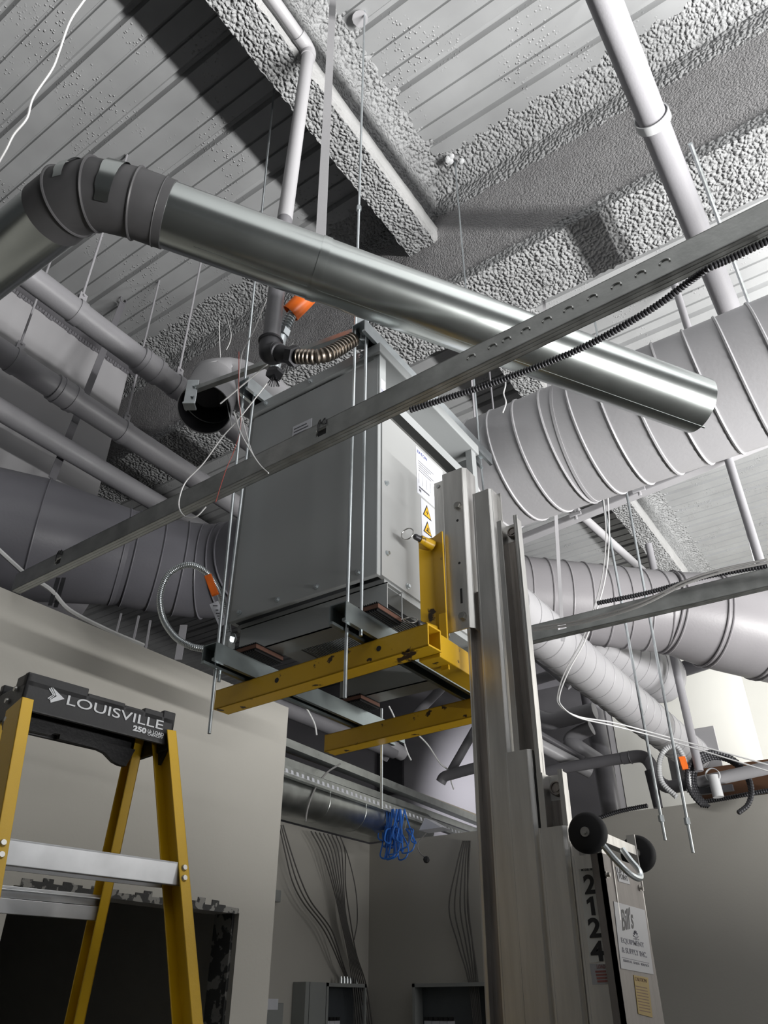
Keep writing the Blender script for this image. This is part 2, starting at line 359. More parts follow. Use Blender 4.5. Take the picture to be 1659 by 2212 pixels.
for px, py, x, z, lab in ((145, 690, X1, 5.2, 'grey hanger rod above the near clamp of the upper left pipe'), (362, 845, X1, 5.2, 'grey hanger rod above the far clamp of the upper left pipe'),
                     (38, 775, -4.05, 5.2, 'grey hanger rod above the near clamp of the middle left pipe'), (262, 935, -4.05, 5.2, 'grey hanger rod above the far clamp of the middle left pipe')):
    yy = P(px, py, z=z).y; rod(lab, x, yy, z+.14, ZD, .008, 'grey')
# pale plenum behind the pipes
t = thing('duct_plenum', (-5.3, 2.1, 3.9), 'big flat sided grey duct behind the three left pipes', 'duct')
MB().box((-6.2, 1.63, 4.72), (-4.75, 2.86, 6.42)).build('casing', M['grey_duct'], t, False, .01)
k = MB()
for i in range(46):
    y0 = 1.65+i*1.2/46; k.box((-4.752, y0, 6.40+random.random()*.02), (-4.735, y0+.03, 6.44+random.random()*.05))
k.build('sealant_bead', M['grey_dark'], t)
k = MB(); k.box((-4.75, 1.63, 6.44), (-4.55, 2.95, 6.50)); k.build('top_angle', M['grey_dark'], t)
# lower rectangular duct tucked under the plenum, in the dark
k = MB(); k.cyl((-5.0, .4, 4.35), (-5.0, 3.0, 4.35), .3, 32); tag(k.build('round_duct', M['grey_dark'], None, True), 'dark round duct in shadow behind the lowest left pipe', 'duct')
# ------------------------------------------------------------------ fat duct on the left: big section, cone, elbow
t = thing('round_duct', (-4.1, 2.2, 3.85), 'fat dark grey duct at left with cone reducer and elbow', 'duct')
ZC = 4.27
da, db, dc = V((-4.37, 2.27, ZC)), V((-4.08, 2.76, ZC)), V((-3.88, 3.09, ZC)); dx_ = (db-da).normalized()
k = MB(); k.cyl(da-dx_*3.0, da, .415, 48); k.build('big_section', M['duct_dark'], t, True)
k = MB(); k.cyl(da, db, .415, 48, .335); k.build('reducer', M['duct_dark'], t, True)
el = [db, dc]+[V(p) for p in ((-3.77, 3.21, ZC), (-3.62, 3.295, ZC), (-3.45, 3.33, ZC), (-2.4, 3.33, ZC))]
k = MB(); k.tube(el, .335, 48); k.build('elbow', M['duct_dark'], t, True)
for c, ax_, r in ((da, dx_, .418), (db-dx_*.03, dx_, .339), (db+dx_*.04, dx_, .338), (db.lerp(dc, .55), dx_, .337)): MB().ring(c, ax_, r, .006, 48, 6).build('seam', M['duct_dark'], t, True)
for i in range(1, 5): MB().ring(el[i], (el[min(i+1, 5)]-el[i-1]), .338, .006, 44, 6).build('seam', M['duct_dark'], t, True)
k = MB(); k.band(da-dx_*.35, dx_, .417, .004, .05); k.build('support_band', M['grey'], t, True)
a, b = P(265, 655, x=-4.45), P(112, 1035, x=-4.2)
k = MB(); k.beam(a, b, .055, .004, (1, 0, 0)); k.ring(a+V((0, 0, .04)), (1, 0, 0), .03, .006, 16, 6); tag(k.build('hanger_strap', M['grey_dark']), 'dark flat strap slanting down to the fat left duct', 'strap')
# ------------------------------------------------------------------ white spiral duct across the right
def spiral(label, p0, p1, r, pitch, m='grey_duct', name='spiral_duct', seam=.008, ends=True, ang=0, slope=.5):
    p0, p1 = V(p0), V(p1); ax = (p1-p0).normalized(); L = (p1-p0).length; t = thing(name, (p0+p1)/2-V((0, 0, r)), label, 'duct')
    MB().cyl(p0, p1, r, 56).build('duct_wall', M[m], t, True)
    a = V((0, 0, 1)); u = ax.cross(a).normalized(); w = ax.cross(u); k = MB(); n = int(L/pitch*40); pts = []
    for i in range(n+1):
        th = 2*math.pi*i/40; pts.append(p0+ax*(L*i/n)+(u*math.cos(th)+w*math.sin(th))*(r+.001))
    k.tube(pts, seam, 6); k.build('seam', M[m], t, True); return t
t = spiral('big pale spiral duct crossing behind the mast at upper right', (-2.3, 3.33, 4.27), (2.2, 3.33, 4.27), .345, .155)
k = MB(); k.cyl((-1.0, 3.33, 4.27), (-.985, 3.33, 4.27), .349, 56); k.build('joint_band', M['grey_duct'], t, True)
# ------------------------------------------------------------------ overhead grey pipe at the upper right
t = run_pipe('thick grey pipe running down from the top edge with a white clamp', -.0905, 5.30, .6, 7.2, .069, [], [P(1392, 268, z=5.30).y], 'grey', 'white')
y_ = P(1392, 268, z=5.30).y
rod('grey rod above the clamp of the thick upper right pipe', -.0905, y_, 5.44, ZD, .007, 'grey')
rod('thin bright conduit beside the thick pipe at far right', .026, 2.7, 5.32, 5.32, .011, 'zinc', None, 'conduit', None, 'conduit', .026, 6.5)
# ------------------------------------------------------------------ hanger rods at the transformer
rod('long bright hanger rod through the right strut front end, up to the lit roof', -1.383, 1.8, 2.449, ZD, .0062, 'zinc', None, 'rod', [4.87])
rod('long hanger rod at the left front corner of the transformer', -1.962, 1.8, 2.44, ZD, .0062, 'zinc', None, 'rod', [3.9], x1=-2.12)
rod('short rod clamping the right strut to the top, beside the long rod', -1.352, 1.835, 2.66, 4.06, .0062)
rod('short rod clamping the left strut, between long rod and cabinet', -1.985, 1.835, 2.64, 4.06, .0062)
rod('long bright hanger rod behind the transformer ending in a paint blob', -1.42, 2.98, 2.5, ZD, .0062)
_q = P(824, 1748, x=-1.935); rod('rear rod hanging down to the blue cable bundle', -1.935, _q.y, _q.z, 2.80, .0062)
k = MB()
for i in range(5): k.ball(V((-1.40, 2.93, 6.79))+V((random.uniform(-.04, .05), random.uniform(-.04, .06), random.uniform(-.02, 0))), .022, 8)
tag(k.build('foam_blob', M['white'], None, True), 'white foam blob at the top of a hanger rod by the girder', 'foam')
k = MB(); k.cyl((-1.417, 1.8, 6.80), (-1.417, 1.8, 6.85), .05, 12, .03); tag(k.build('ceiling_anchor', M['grey_duct'], None, True), 'pale anchor plug in the roof deck at the top of a bright rod', 'anchor')
# ------------------------------------------------------------------ transformer cabinet
BX0, BX1, BY0, BY1, BZ0, BZ1 = -2.025, -1.314, 1.877, 2.70, 2.897, 3.985
t = thing('transformer', ((BX0+BX1)/2, (BY0+BY1)/2, 2.77), 'big grey electrical transformer cabinet hanging over the yellow forks', 'transformer')
k = MB(); k.box((BX0+.012, BY0, BZ0), (BX1-.004, BY0+.022, 3.915)); k.build('front_panel', M['box'], t, False, .004)
k = MB(); k.box((BX0, BY0+.004, BZ0+.004), (BX0+.02, BY1, 3.90)); k.build('left_panel', M['box'], t)
k = MB(); k.box((BX1-.02, BY0+.022, BZ0+.004), (BX1, BY1, 3.635)); k.build('right_panel', M['box_side'], t)
k = MB(); k.box((BX0, BY1-.02, BZ0+.004), (BX1, BY1, 3.90)); k.build('back_panel', M['box'], t)
k = MB()
for yy in (BY0, BY1-.045): MB().box((BX1-.03, yy+.001, 3.63), (BX1+.002, yy+.045, 3.93)).build('corner_post', M['box'], t)
k = MB(); k.box((BX1-.16, BY0+.03, 3.63), (BX1-.15, BY1-.02, 3.92)); k.build('inner_baffle', M['grille'], t)
k = MB(); k.hexa([(BX1-.10, BY0+.05, 3.80), (BX1-.004, BY0+.05, 3.715), (BX1-.004, BY1-.045, 3.715), (BX1-.10, BY1-.045, 3.80), (BX1-.10, BY0+.05, 3.81), (BX1-.004, BY0+.05, 3.765), (BX1-.004, BY1-.045, 3.765), (BX1-.10, BY1-.045, 3.81)])
k.build('louvre', M['box'], t)
k = MB(); k.box((BX0-.008, BY0-.012, 3.93), (BX1+.012, BY1+.02, BZ1)); k.build('lid', M['box'], t, False, .004)
k = MB(); k.box((BX0+.01, BY0+.05, BZ0-.02), (BX1-.01, BY1-.02, BZ0+.006)); k.build('bottom_pan', M['box'], t)
def crail(y0, y1, yo):        # C shaped base rail, its open end showing at the right
    k = MB(); a, b = BX0+.03, BX1+.004; th = .004
    k.box((a, yo, 2.775), (b, yo+th, 2.884)); k.box((a, y0, 2.775), (b, y1, 2.779)); k.box((a, y0, 2.88), (b, y1, 2.884))
    k.box((b-th, y1-th, 2.775), (b, y1, 2.884)) ; return k.build('base_rail', M['box'], t)
crail(1.925, 2.02, 1.925); crail(2.56, 2.66, 2.56)
k = MB()
for i in range(48):
    x0 = BX0+.12+i*.0105; 
    for j in range(7): k.beam((x0+(.003 if j % 2 else 0), 2.05+j*.065, 2.872), (x0+(0 if j % 2 else .003), 2.05+(j+1)*.065, 2.872), .0022, .002)
gr = k.build('grille', M['zinc'], t)
k = MB(); k.box((BX0+.10, 2.04, 2.876), (BX0+.63, 2.52, 2.879)); k.build('grille_backing', M['ink'], t)  # flat black sheet, paints the dark hollow behind the mesh
def screw(p, ax, r=.009, m='zinc', parent=None, name='screw'):
    k = MB(); ax = V(ax); k.cyl(V(p), V(p)+ax*.003, r*1.15, 12); k.cyl(V(p)+ax*.003, V(p)+ax*.011, r*.8, 6); return k.build(name, M[m], parent)
for x in (-1.961, -1.769, -1.584, -1.397): screw((x, BY0, 2.925), (0, -1, 0), parent=t)
for x in (-1.93, -1.67, -1.40): screw((x, BY0-.012, 3.955), (0, -1, 0), parent=t)
for y, z in ((1.925, 3.30), (1.93, 3.0), (2.06, 2.925), (2.45, 3.55)): screw((BX1, y, z), (1, 0, 0), parent=t)
# printed labels on the cabinet
def quad(name, m, c, parent, th=.0012, n=None):
    c = [V(p) for p in c]; n = n or (c[1]-c[0]).cross(c[3]-c[0]).normalized()
    k = MB(); k.hexa([p for p in c]+[p+n*th for p in c]); return k.build(name, M[m], parent)
def rect_x(name, m, x, y0, y1, z0, z1, parent): k = MB(); k.box((x, y0, z0), (x+.0012, y1, z1)); return k.build(name, M[m], parent)
def rect_y(name, m, y, x0, x1, z0, z1, parent): k = MB(); k.box((x0, y-.0012, z0), (x1, y, z1)); return k.build(name, M[m], parent)
lb = rect_x('rating_label', 'label', BX1, 2.145, 2.36, 3.385, 3.62, t)
text('EATON', .016, (BX1+.0013, 2.155, 3.592), (0, 1, 0), (0, 0, 1), M['blueink'], lb, 'maker_lettering', .01, .075)
k = MB()
for i in range(5): k.box((BX1+.0012, 2.16, 3.555-i*.012), (BX1+.0018, 2.16+.12-.02*(i % 3), 3.552-i*.012))
for i in range(6): k.box((BX1+.0012, 2.16+i*.03, 3.44), (BX1+.0018, 2.1612+i*.03, 3.49))
k.box((BX1+.0012, 2.16, 3.425), (BX1+.0018, 2.24, 3.418)); k.box((BX1+.0012, 2.16, 3.40), (BX1+.0018, 2.175, 3.412)); k.build('print_line', M['greyink'], lb)
wl = rect_x('warning_label', 'label', BX1, 2.172, 2.30, 3.20, 3.375, t)
for zc in (3.30, 3.222):
    k = MB(); q = [(2.183, zc), (2.248, zc), (2.2155, zc+.062)]
    k.add([(BX1+.0013, a, b) for a, b in q]+[(BX1+.0019, a, b) for a, b in q], [(0, 1, 2), (3, 4, 5), (0, 1, 4, 3), (1, 2, 5, 4), (2, 0, 3, 5)]); tr = k.build('warning_triangle', M['ink'], wl)
    k = MB(); q = [(2.1905, zc+.0045), (2.2405, zc+.0045), (2.2155, zc+.052)]
    k.add([(BX1+.0019, a, b) for a, b in q]+[(BX1+.0024, a, b) for a, b in q], [(0, 1, 2), (3, 4, 5), (0, 1, 4, 3), (1, 2, 5, 4), (2, 0, 3, 5)])
    k.build('triangle_face', M['warn'], wl)
    k = MB(); x = BX1+.0024; q = [(2.217, zc+.036), (2.208, zc+.022), (2.215, zc+.022), (2.213, zc+.009), (2.223, zc+.026), (2.216, zc+.026)] if zc > 3.25 else [(2.203, zc+.012), (2.228, zc+.009), (2.229, zc+.014), (2.219, zc+.017), (2.221, zc+.03), (2.212, zc+.03), (2.211, zc+.017), (2.203, zc+.017)]
    N = len(q); k.add([(x, a, b) for a, b in q]+[(x+.0005, a, b) for a, b in q], [tuple(range(N)), tuple(range(N, 2*N))]+[(i, (i+1) % N, N+(i+1) % N, N+i) for i in range(N)]); k.build('warning_symbol', M['ink'], wl)
lb = rect_y('serial_label', 'label', BY0, -1.765, -1.66, 3.66, 3.75, t)
k = MB()
for i in range(4): k.box((-1.757, BY0-.0018, 3.735-i*.017), (-1.757+.07+.01*(i % 2), BY0-.0012, 3.729-i*.017))
k.build('print_line', M['greyink'], lb)
lb = rect_x('corner_sticker', 'label', BX1+.002, BY0+.008, BY0+.04, 3.70, 3.80, t)
text('UL', .022, (BX1+.0033, BY0+.012, 3.725), (0, 1, 0), (0, 0, 1), M['blueink'], lb, 'sticker_lettering', 0, .016)
# ------------------------------------------------------------------ slotted strut channels and pads
def strut(label, x, y0, y1, z, up=False, m='strut'):
    t = thing('strut_channel', (x, (y0+y1)/2, z-.041), label, 'strut')
    w, h, th, lip = .0205, .041, .0025, .009
    o = [(-w, 0), (w, 0), (w, -h), (w-lip, -h), (w-lip, -h+.006), (w-th, -h+.006), (w-th, -th), (-w+th, -th), (-w+th, -h+.006), (-w+lip, -h+.006), (-w+lip, -h), (-w, -h)]
    s = 1.65
    k = MB(); k.sweep([(a*s, b*s) for a, b in o], (x, y0, z), (x, y1, z), (1, 0, 0), (0, 0, 1)); k.build('channel', M[m], t); return t
ZS = 2.742
t = strut('right lower strut channel carrying the transformer, lit grey front end', -1.372, 1.735, 2.95, ZS)
for y in (1.8, 1.835): MB().cyl((-1.372, y, ZS), (-1.372, y, ZS+.006), .016, 6).build('nut', M['zinc'], t)
t = strut('left lower strut channel carrying the transformer, dark front end', -1.945, 1.735, 2.95, ZS)
for y in (1.8, 1.835): MB().cyl((-1.962, y, ZS), (-1.962, y, ZS+.006), .016, 6).build('nut', M['zinc'], t)
strut('teal strut end poking out over the left top of the cabinet', -1.985, 1.76, 2.9, 4.055, m='zinc')
strut('strut end over the right top of the cabinet, beside the bracket', -1.352, 1.78, 2.9, 4.055, m='zinc')
def pad(label, x0, x1, y0, y1):
    t = thing('vibration_pad', ((x0+x1)/2, (y0+y1)/2, 2.745), label, 'pad')
    k = MB(); k.box((x0, y0, 2.751), (x1, y1, 2.769)); k.build('cork_core', M['pad'], t)
    k = MB(); n = 14
    for i in range(n):
        a = x0+(x1-x0)*i/n; k.box((a, y0, 2.743), (a+(x1-x0)/n*.5, y1, 2.751)); k.box((a, y0, 2.769), (a+(x1-x0)/n*.5, y1, 2.775))
    k.box((x0, y0, 2.7675), (x1, y1, 2.7705)); k.box((x0, y0, 2.7495), (x1, y1, 2.7525)); k.build('rubber_ribs', M['rubber'], t); return t
pad('brown ribbed pad under the right front foot of the transformer', -1.42, -1.295, 1.85, 1.99)
pad('brown ribbed pad under the left front foot of the transformer', -1.99, -1.85, 1.87, 2.02)
pad('dark ribbed pad under the left rear foot, above the second fork', -1.99, -1.85, 2.52, 2.66)
# ------------------------------------------------------------------ material lift: forks, carriage and mast
lift = thing('material_lift', (-.92, 2.2, 0), 'aluminium lift mast with stepped columns, yellow forks and two black wheels', 'lift')
FZ = 2.668
def fork(a, b, w=.075, h=.075):
    k = MB(); d = (V(b)-V(a)).normalized(); s = d.cross(V((0, 0, 1))); a, b = V(a), V(b); t = .006
    for q in ((-w/2, -w/2+t, 0, -h), (w/2-t, w/2, 0, -h), (-w/2, w/2, 0, -t), (-w/2, w/2, -h+t, -h)):
        k.obox(a, d, s, V((0, 0, 1)), (0, q[0], q[2]), ((b-a).length, q[1], q[3]))
    return k
fa, fb = P(468, 1491, z=FZ), P(925, 1345, z=FZ); sh = V((0, .037, 0))
k = fork(fa+sh, fb+sh); f1 = k.build('fork', M['yellow'], lift, False, .002)
k = MB(); d = (fb-fa).normalized()
for s_ in (.33, .80): 
    c = fa.lerp(fb, s_)+V((0, -.0005, -.036)); MB().cyl(c, c+V((0, -.0012, 0)), .0095, 16).build('bolt_hole', M['ink'], f1)
k = MB(); c = fa+V((-.0006, .037, -.0375)); k.obox(c, d, d.cross(V((0, 0, 1))), V((0, 0, 1)), (0, -.0375, -.0375), (.003, .0375, .0375)); k.build('end_plate', M['yellow'], f1)
fa2, fb2 = P(703, 1587, z=FZ), P(1003, 1511, z=FZ); dd = (fb2-fa2).normalized()
k = fork(fa2+sh, fa2+dd*.95+sh); f2 = k.build('fork', M['yellow'], lift, False, .002)
k = MB(); k.obox(fa2+V((-.0006, .037, -.0375)), dd, dd.cross(V((0, 0, 1))), V((0, 0, 1)), (0, -.0375, -.0375), (.003, .0375, .0375)); k.build('end_plate', M['yellow'], f2)
k = MB(); k.box((-1.215, 1.965, FZ-.085), (-1.135, 2.70, FZ-.005)); k.build('fork_crossbeam', M['yellow'], lift, False, .003)
k = MB(); z0, z1 = FZ-.005, 3.095
up_ = [(-1.252, 2.045), (-1.205, 2.066), (-1.152, 2.044), (-1.152, 2.052), (-1.205, 2.074), (-1.252, 2.053)]
k.sweep(up_, (0, 0, z0), (0, 0, z1), (1, 0, 0), (0, 1, 0)); k.box((-1.175, 2.036, FZ-.10), (-1.148, 2.046, FZ+.10)); upr = k.build('fork_upright', M['yellow'], lift)
for zz, xx in ((3.055, -1.20), (2.715, -1.195)):
    c = V((xx, 2.055, zz)); dr = V((-.35, -.9, .15)).normalized(); k = MB(); k.cyl(c, c+dr*.055, .02, 16, .015); k.build('pin_socket', M['yellow'], upr, True)
    k = MB(); k.cyl(c+dr*.05, c+dr*.075, .011, 12); k.ball(c+dr*.075, .011, 10); pn = k.build('locking_pin', M['iron'], upr, True)
    k = MB(); k.ring(c+dr*.085+V((-.022, -.006, .012)), (.4, -.6, .7) if zz < 3 else (.1, -.95, .1), .024, .0022, 24, 6); k.build('pin_ring', M['steel'], upr, True)
SH = lambda v: V((v.x+.017*(v.z-1.62), v.y, v.z))
NY, FY = 2.08, 2.32
def prof(name, pts, z0, z1, m, th=.005, parent=lift, bevel=0, y=NY):
    # open sheet profile in plan (x, depth behind near face), extruded upright
    k = MB(); k.xf = SH
    for (a, b), (c, d) in zip(pts, pts[1:]):
        p, q = V((a, y+b, 0)), V((c, y+d, 0)); e = (q-p); L = e.length
        if L < 1e-6: continue
        e.normalize(); nrm = V((-e.y, e.x, 0)); k.obox(p, e, nrm, V((0, 0, 1)), (-.001, 0, z0), (L+.001, th, z1))
    return k.build(name, M[m], parent, False, bevel)
# carriage plate with folded edges
cx0 = -1.222
car = prof('carriage_plate', [(cx0-.012, .028), (cx0+.028, .028), (cx0+.043, -.004), (cx0+.128, -.004), (cx0+.140, .010), (cx0+.140, .075)], 2.705, 3.355, 'alu', .005, y=NY-.012)
k = MB(); k.xf = SH; k.cyl((cx0+.005, NY+.0155, 3.335), (cx0+.005, NY+.013, 3.335), .008, 14); k.build('plate_hole', M['white'], car)
for zz in (3.19, 2.75): 
    k = MB(); k.xf = SH; c = V((cx0+.105, NY-.016, zz)); k.cyl(c, c+V((0, -.004, 0)), .016, 14); k.cyl(c, c+V((0, -.013, 0)), .012, 6); k.build('bolt', M['steel'], car)
k = MB(); k.xf = SH
for zz in (3.13, 2.955): k.cyl((cx0+.10, NY-.0155, zz), (cx0+.10, NY-.0168, zz), .005, 12)
k.box((cx0+.098, NY-.0155, 2.80), (cx0+.106, NY-.0168, 2.855)); k.build('slot', M['ink'], car)
# telescoping columns, each with face, rails and pulley
def column(x0, xf, x1, z1, zr, pulley, front=None, ydep=0, zb=.12, rear=True):
    c = prof('mast_column', [(xf, .05+ydep), (xf, ydep), (x1-.020, ydep), (x1-.010, ydep+.008), (x1-.010, ydep+.05), (x1+.002, ydep+.05)], zb, z1, 'alu', .005, lift)
    prof('column_back', [(xf, FY-NY-ydep-.005), (x1-.005, FY-NY-ydep-.005)], zb, zr, 'alu', .005, c)
    if rear: prof('rear_rail', [(x1, ydep+.008), (x1+.016, ydep+.008), (x1+.016, ydep+.055), (x1+.066, ydep+.055), (x1+.066, ydep+.004), (x1+.078, ydep+.004)], zb, zr, 'alu', .005, c)
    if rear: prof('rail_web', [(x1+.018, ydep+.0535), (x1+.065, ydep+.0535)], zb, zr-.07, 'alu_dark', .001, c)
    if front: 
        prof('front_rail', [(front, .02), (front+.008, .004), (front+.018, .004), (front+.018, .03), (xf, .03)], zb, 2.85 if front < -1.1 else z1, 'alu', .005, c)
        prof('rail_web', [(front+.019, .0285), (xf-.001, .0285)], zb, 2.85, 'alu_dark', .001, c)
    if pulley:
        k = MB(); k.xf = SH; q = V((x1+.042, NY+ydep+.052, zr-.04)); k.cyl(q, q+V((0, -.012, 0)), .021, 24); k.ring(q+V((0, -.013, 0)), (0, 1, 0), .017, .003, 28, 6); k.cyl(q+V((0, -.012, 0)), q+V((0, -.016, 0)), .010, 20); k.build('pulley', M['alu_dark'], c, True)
    return c
column(0, -1.066, -.982, 3.235, 3.09, True, -1.122, .006)
column(0, -1.006, -.914, 2.285, 2.215, True, None, -.004)
column(0, -.915, -.826, 2.065, 2.03, False, None, -.014)
c4 = column(0, -.824, -.738, 1.985, 1.98, False, None, -.024, .12, False)
k = MB(); k.xf = SH; k.box((-1.13, 2.12, .05), (-.75, 2.30, .35)); k.build('mast_foot', M['iron'], lift)
k = MB(); k.box((-2.1, 1.86, .04), (-.5, 1.93, .11)); k.build('base_leg', M['iron'], lift)
k = MB(); k.box((-2.1, 2.47, .04), (-.5, 2.54, .11)); k.build('base_leg', M['iron'], lift)
k = MB()
for x in (-2.05, -.55):
    for y in (1.895, 2.505): k.cyl((x, y-.02, .045), (x, y+.02, .045), .045, 16)
k.box((-1.0, 1.93, .04), (-.9, 2.47, .11)); k.build('base_crossmember', M['rubber'], lift)
# rear sheet panel with signs
RX = -.733
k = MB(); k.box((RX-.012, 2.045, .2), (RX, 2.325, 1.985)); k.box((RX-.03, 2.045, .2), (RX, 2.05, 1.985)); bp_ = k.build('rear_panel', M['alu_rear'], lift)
PX = lambda px, py: P(px, py, x=RX+.0005)
def sq(name, m, pts, parent, th=.0012): c = [PX(*p) for p in pts]; return quad(name, m, c, parent, th, V((1, 0, 0)))
sg = sq('rental_sign', 'sign', [(1325, 1947), (1392, 1966), (1411, 2105), (1341, 2092)], lift)
def tx(body, bl, br, h, m, parent, name, bold=0, shear=0, x=None):
    o = P(*bl, x=RX+(x or .0018)); e = P(*br, x=RX+(x or .0018)); d = (e-o); up_ = V((0, 0, 1))
    return text(body, h, o, d, up_, M[m], parent, name, bold, d.length, shear)
hh = lambda a, b: abs(P(*a, x=RX).z-P(*b, x=RX).z)
tx("Bill's", (1345, 2011), (1371, 2005), hh((1345, 2018), (1345, 1972)), 'ink', sg, 'script_lettering', .012, .35)
tx('EQUIPMENT', (1343, 2038), (1392, 2049), hh((1343, 2039), (1343, 2026)), 'greyink', sg, 'bold_lettering', .015)
tx('& SUPPLY INC.', (1344, 2057), (1398, 2069), hh((1343, 2057), (1343, 2045)), 'greyink', sg, 'bold_lettering', .015)
tx('RENTAL  SALES  SERVICE', (1347, 2077), (1402, 2089), hh((1343, 2060), (1343, 2055)), 'greyink', sg, 'small_lettering', .01)
k = MB(); a, b = P(1343, 2068, x=RX+.0015), P(1402, 2081, x=RX+.0015); k.beam(a, b, .0008, .0015)
cc = P(1374, 2029, x=RX+.0015)
for i in range(9):
    th = math.pi*i/8; dv = V((0, math.cos(th), math.sin(th))); k.beam(cc+dv*.013, cc+dv*.02, .0008, .004, (1, 0, 0))
k.box((RX+.0012, cc.y-.009, cc.z-.002), (RX+.002, cc.y+.009, cc.z+.006)); k.build('arch_emblem', M['greyink'], sg)
gl = sq('caution_label', 'gold', [(1368, 2106), (1399, 2112), (1409, 2198), (1378, 2190)], lift)
tx('CAUTION', (1372, 2118), (1397, 2123), .008, 'wood', gl, 'small_lettering')
k = MB()
for i in range(9):
    a, b = P(1373+i*1.0, 2130+i*6.5, x=RX+.0015), P(1398+i*.9, 2135+i*6.5, x=RX+.0015); k.beam(a, b, .0006, .002)
k.build('print_line', M['wood'], gl)
ll = sq('lift_point_label', 'sign', [(1329, 1872), (1349, 1874), (1361, 1911), (1336, 1904)], lift)
tx('LIFT', (1334, 1885), (1350, 1890), .013, 'ink', ll, 'small_lettering', .01); tx('POINT', (1338, 1898), (1357, 1904), .013, 'ink', ll, 'small_lettering', .01)
for p in ((1309, 1890), (1381, 1918)): screw(PX(*p), (1, 0, 0), .007, 'steel', bp_)
# number plate on the near side
NP = NY-.0243
PN = lambda px, py, o=0: P(px, py, y=NP-o)
def sn(name, m, pts, parent, th=.001): c = [PN(*p) for p in pts]; return quad(name, m, c, parent, th, V((0, -1, 0)))
pl = sn('number_decal', 'decal', [(1250, 1878), (1289, 1874), (1318, 2076), (1275, 2079)], lift, .0008)
def tn(body, bl, br, top, m, parent, name, bold=0):
    o = PN(*bl, .0013); e = PN(*br, .0013); w = abs(e.x-o.x); h = abs(PN(*top).z-o.z)
    return text(body, h, o, (1, 0, 0), (0, 0, 1), M[m], parent, name, bold, w)
def one_digit():
    q = [PN(*p, .0013) for p in ((1267, 1945), (1275, 1937), (1281, 1936), (1287, 1977), (1278, 1977), (1275, 1948), (1268, 1953))]; N = len(q); k = MB()
    k.add(q+[p+V((0, -.0006, 0)) for p in q], [tuple(range(N)), tuple(range(2*N-1, N-1, -1))]+[(i, (i+1) % N, N+(i+1) % N, N+i) for i in range(N)]); return k.build('digit', M['ink'], pl)
for ch, bl, br, tp in (('2', (1264, 1932), (1289, 1932), (1262, 1890)), ('1', (1268, 1977), (1287, 1977), (1268, 1936)), ('2', (1274, 2026), (1301, 2026), (1272, 1983)), ('4', (1278, 2077), (1308, 2077), (1278, 2033))):
    tn(ch, bl, br, tp, 'ink', pl, 'digit', .03) if ch != '1' else one_digit()
tn('MODEL NO.', (1256, 1882), (1284, 1882), (1256, 1877), 'ink', pl, 'small_lettering', .01)
rl = sn('load_label', 'sign', [(1274, 2082), (1316, 2082), (1321, 2126), (1280, 2127)], lift)
tn('LOAD', (1290, 2092), (1308, 2092), (1290, 2084), 'redink', rl, 'small_lettering', .01)
k = MB()
for i in range(4): a, b = PN(1286+i*1.5, 2099+i*7, .0012), PN(1309+i*1.5, 2098+i*7, .0012); k.beam(a, b, .0006, .004)
k.build('print_line', M['redink'], rl)
# transport wheels, axle and lifting ring
WZ = 2.025; WX = -.742
k = MB(); k.cyl((WX, 1.985, WZ), (WX, 2.385, WZ), .008, 12); k.box((WX-.012, 2.05, WZ-.012), (WX+.014, 2.31, WZ+.012)); k.build('axle_bar', M['alu'], lift)
for y0, y1 in ((1.975, 2.008), (2.355, 2.388)):
    k = MB(); n = 40; R = .050
    k.tube([(WX, y0, WZ), (WX, y0+.004, WZ), (WX, y0+.011, WZ), (WX, y1-.008, WZ), (WX, y1, WZ)], [R*.80, R*.93, R, R*.98, R*.85], 40); w = k.build('wheel', M['rubber'], lift, True)
    k = MB(); k.cyl((WX, y0-.004, WZ), (WX, y0+.002, WZ), .012, 20); k.cyl((WX, y0-.012, WZ), (WX, y0, WZ), .0065, 14); k.build('hub', M['steel'], w, True)
k = MB(); k.box((WX-.012, 2.325, WZ-.10), (WX+.012, 2.331, WZ+.045)); k.build('wheel_bracket', M['alu'], lift)
lp = [P(1303, 1826, x=-.69), P(1330, 1858, x=-.672), P(1362, 1889, x=-.65), P(1382, 1897, x=-.645), P(1380, 1880, x=-.65), P(1362, 1858, x=-.67), P(1345, 1835, x=-.69)]
k = MB(); k.tube(smooth_path(lp, 8), .0075, 8); k.build('lifting_ring', M['zinc'], lift, True)
# ------------------------------------------------------------------ stepladder
LO = P(62, 1455, z=2.35); u = (P(380, 1545, z=2.35)-LO).normalized(); nn = V((u.y, -u.x, 0)); zz_ = V((0, 0, 1)); LW = (P(380, 1545, z=2.35)-LO).length
lad = thing('stepladder', (LO.x-.3, LO.y+.2, 0), 'yellow fibreglass stepladder with black top cap at lower left', 'ladder')
KF = .25; mF = (nn+zz_*KF)
LP = lambda px, py: PL(px, py, LO, mF)
LQ = lambda a, b, c: LO+u*a+nn*b+zz_*c              # width, out, up from cap corner
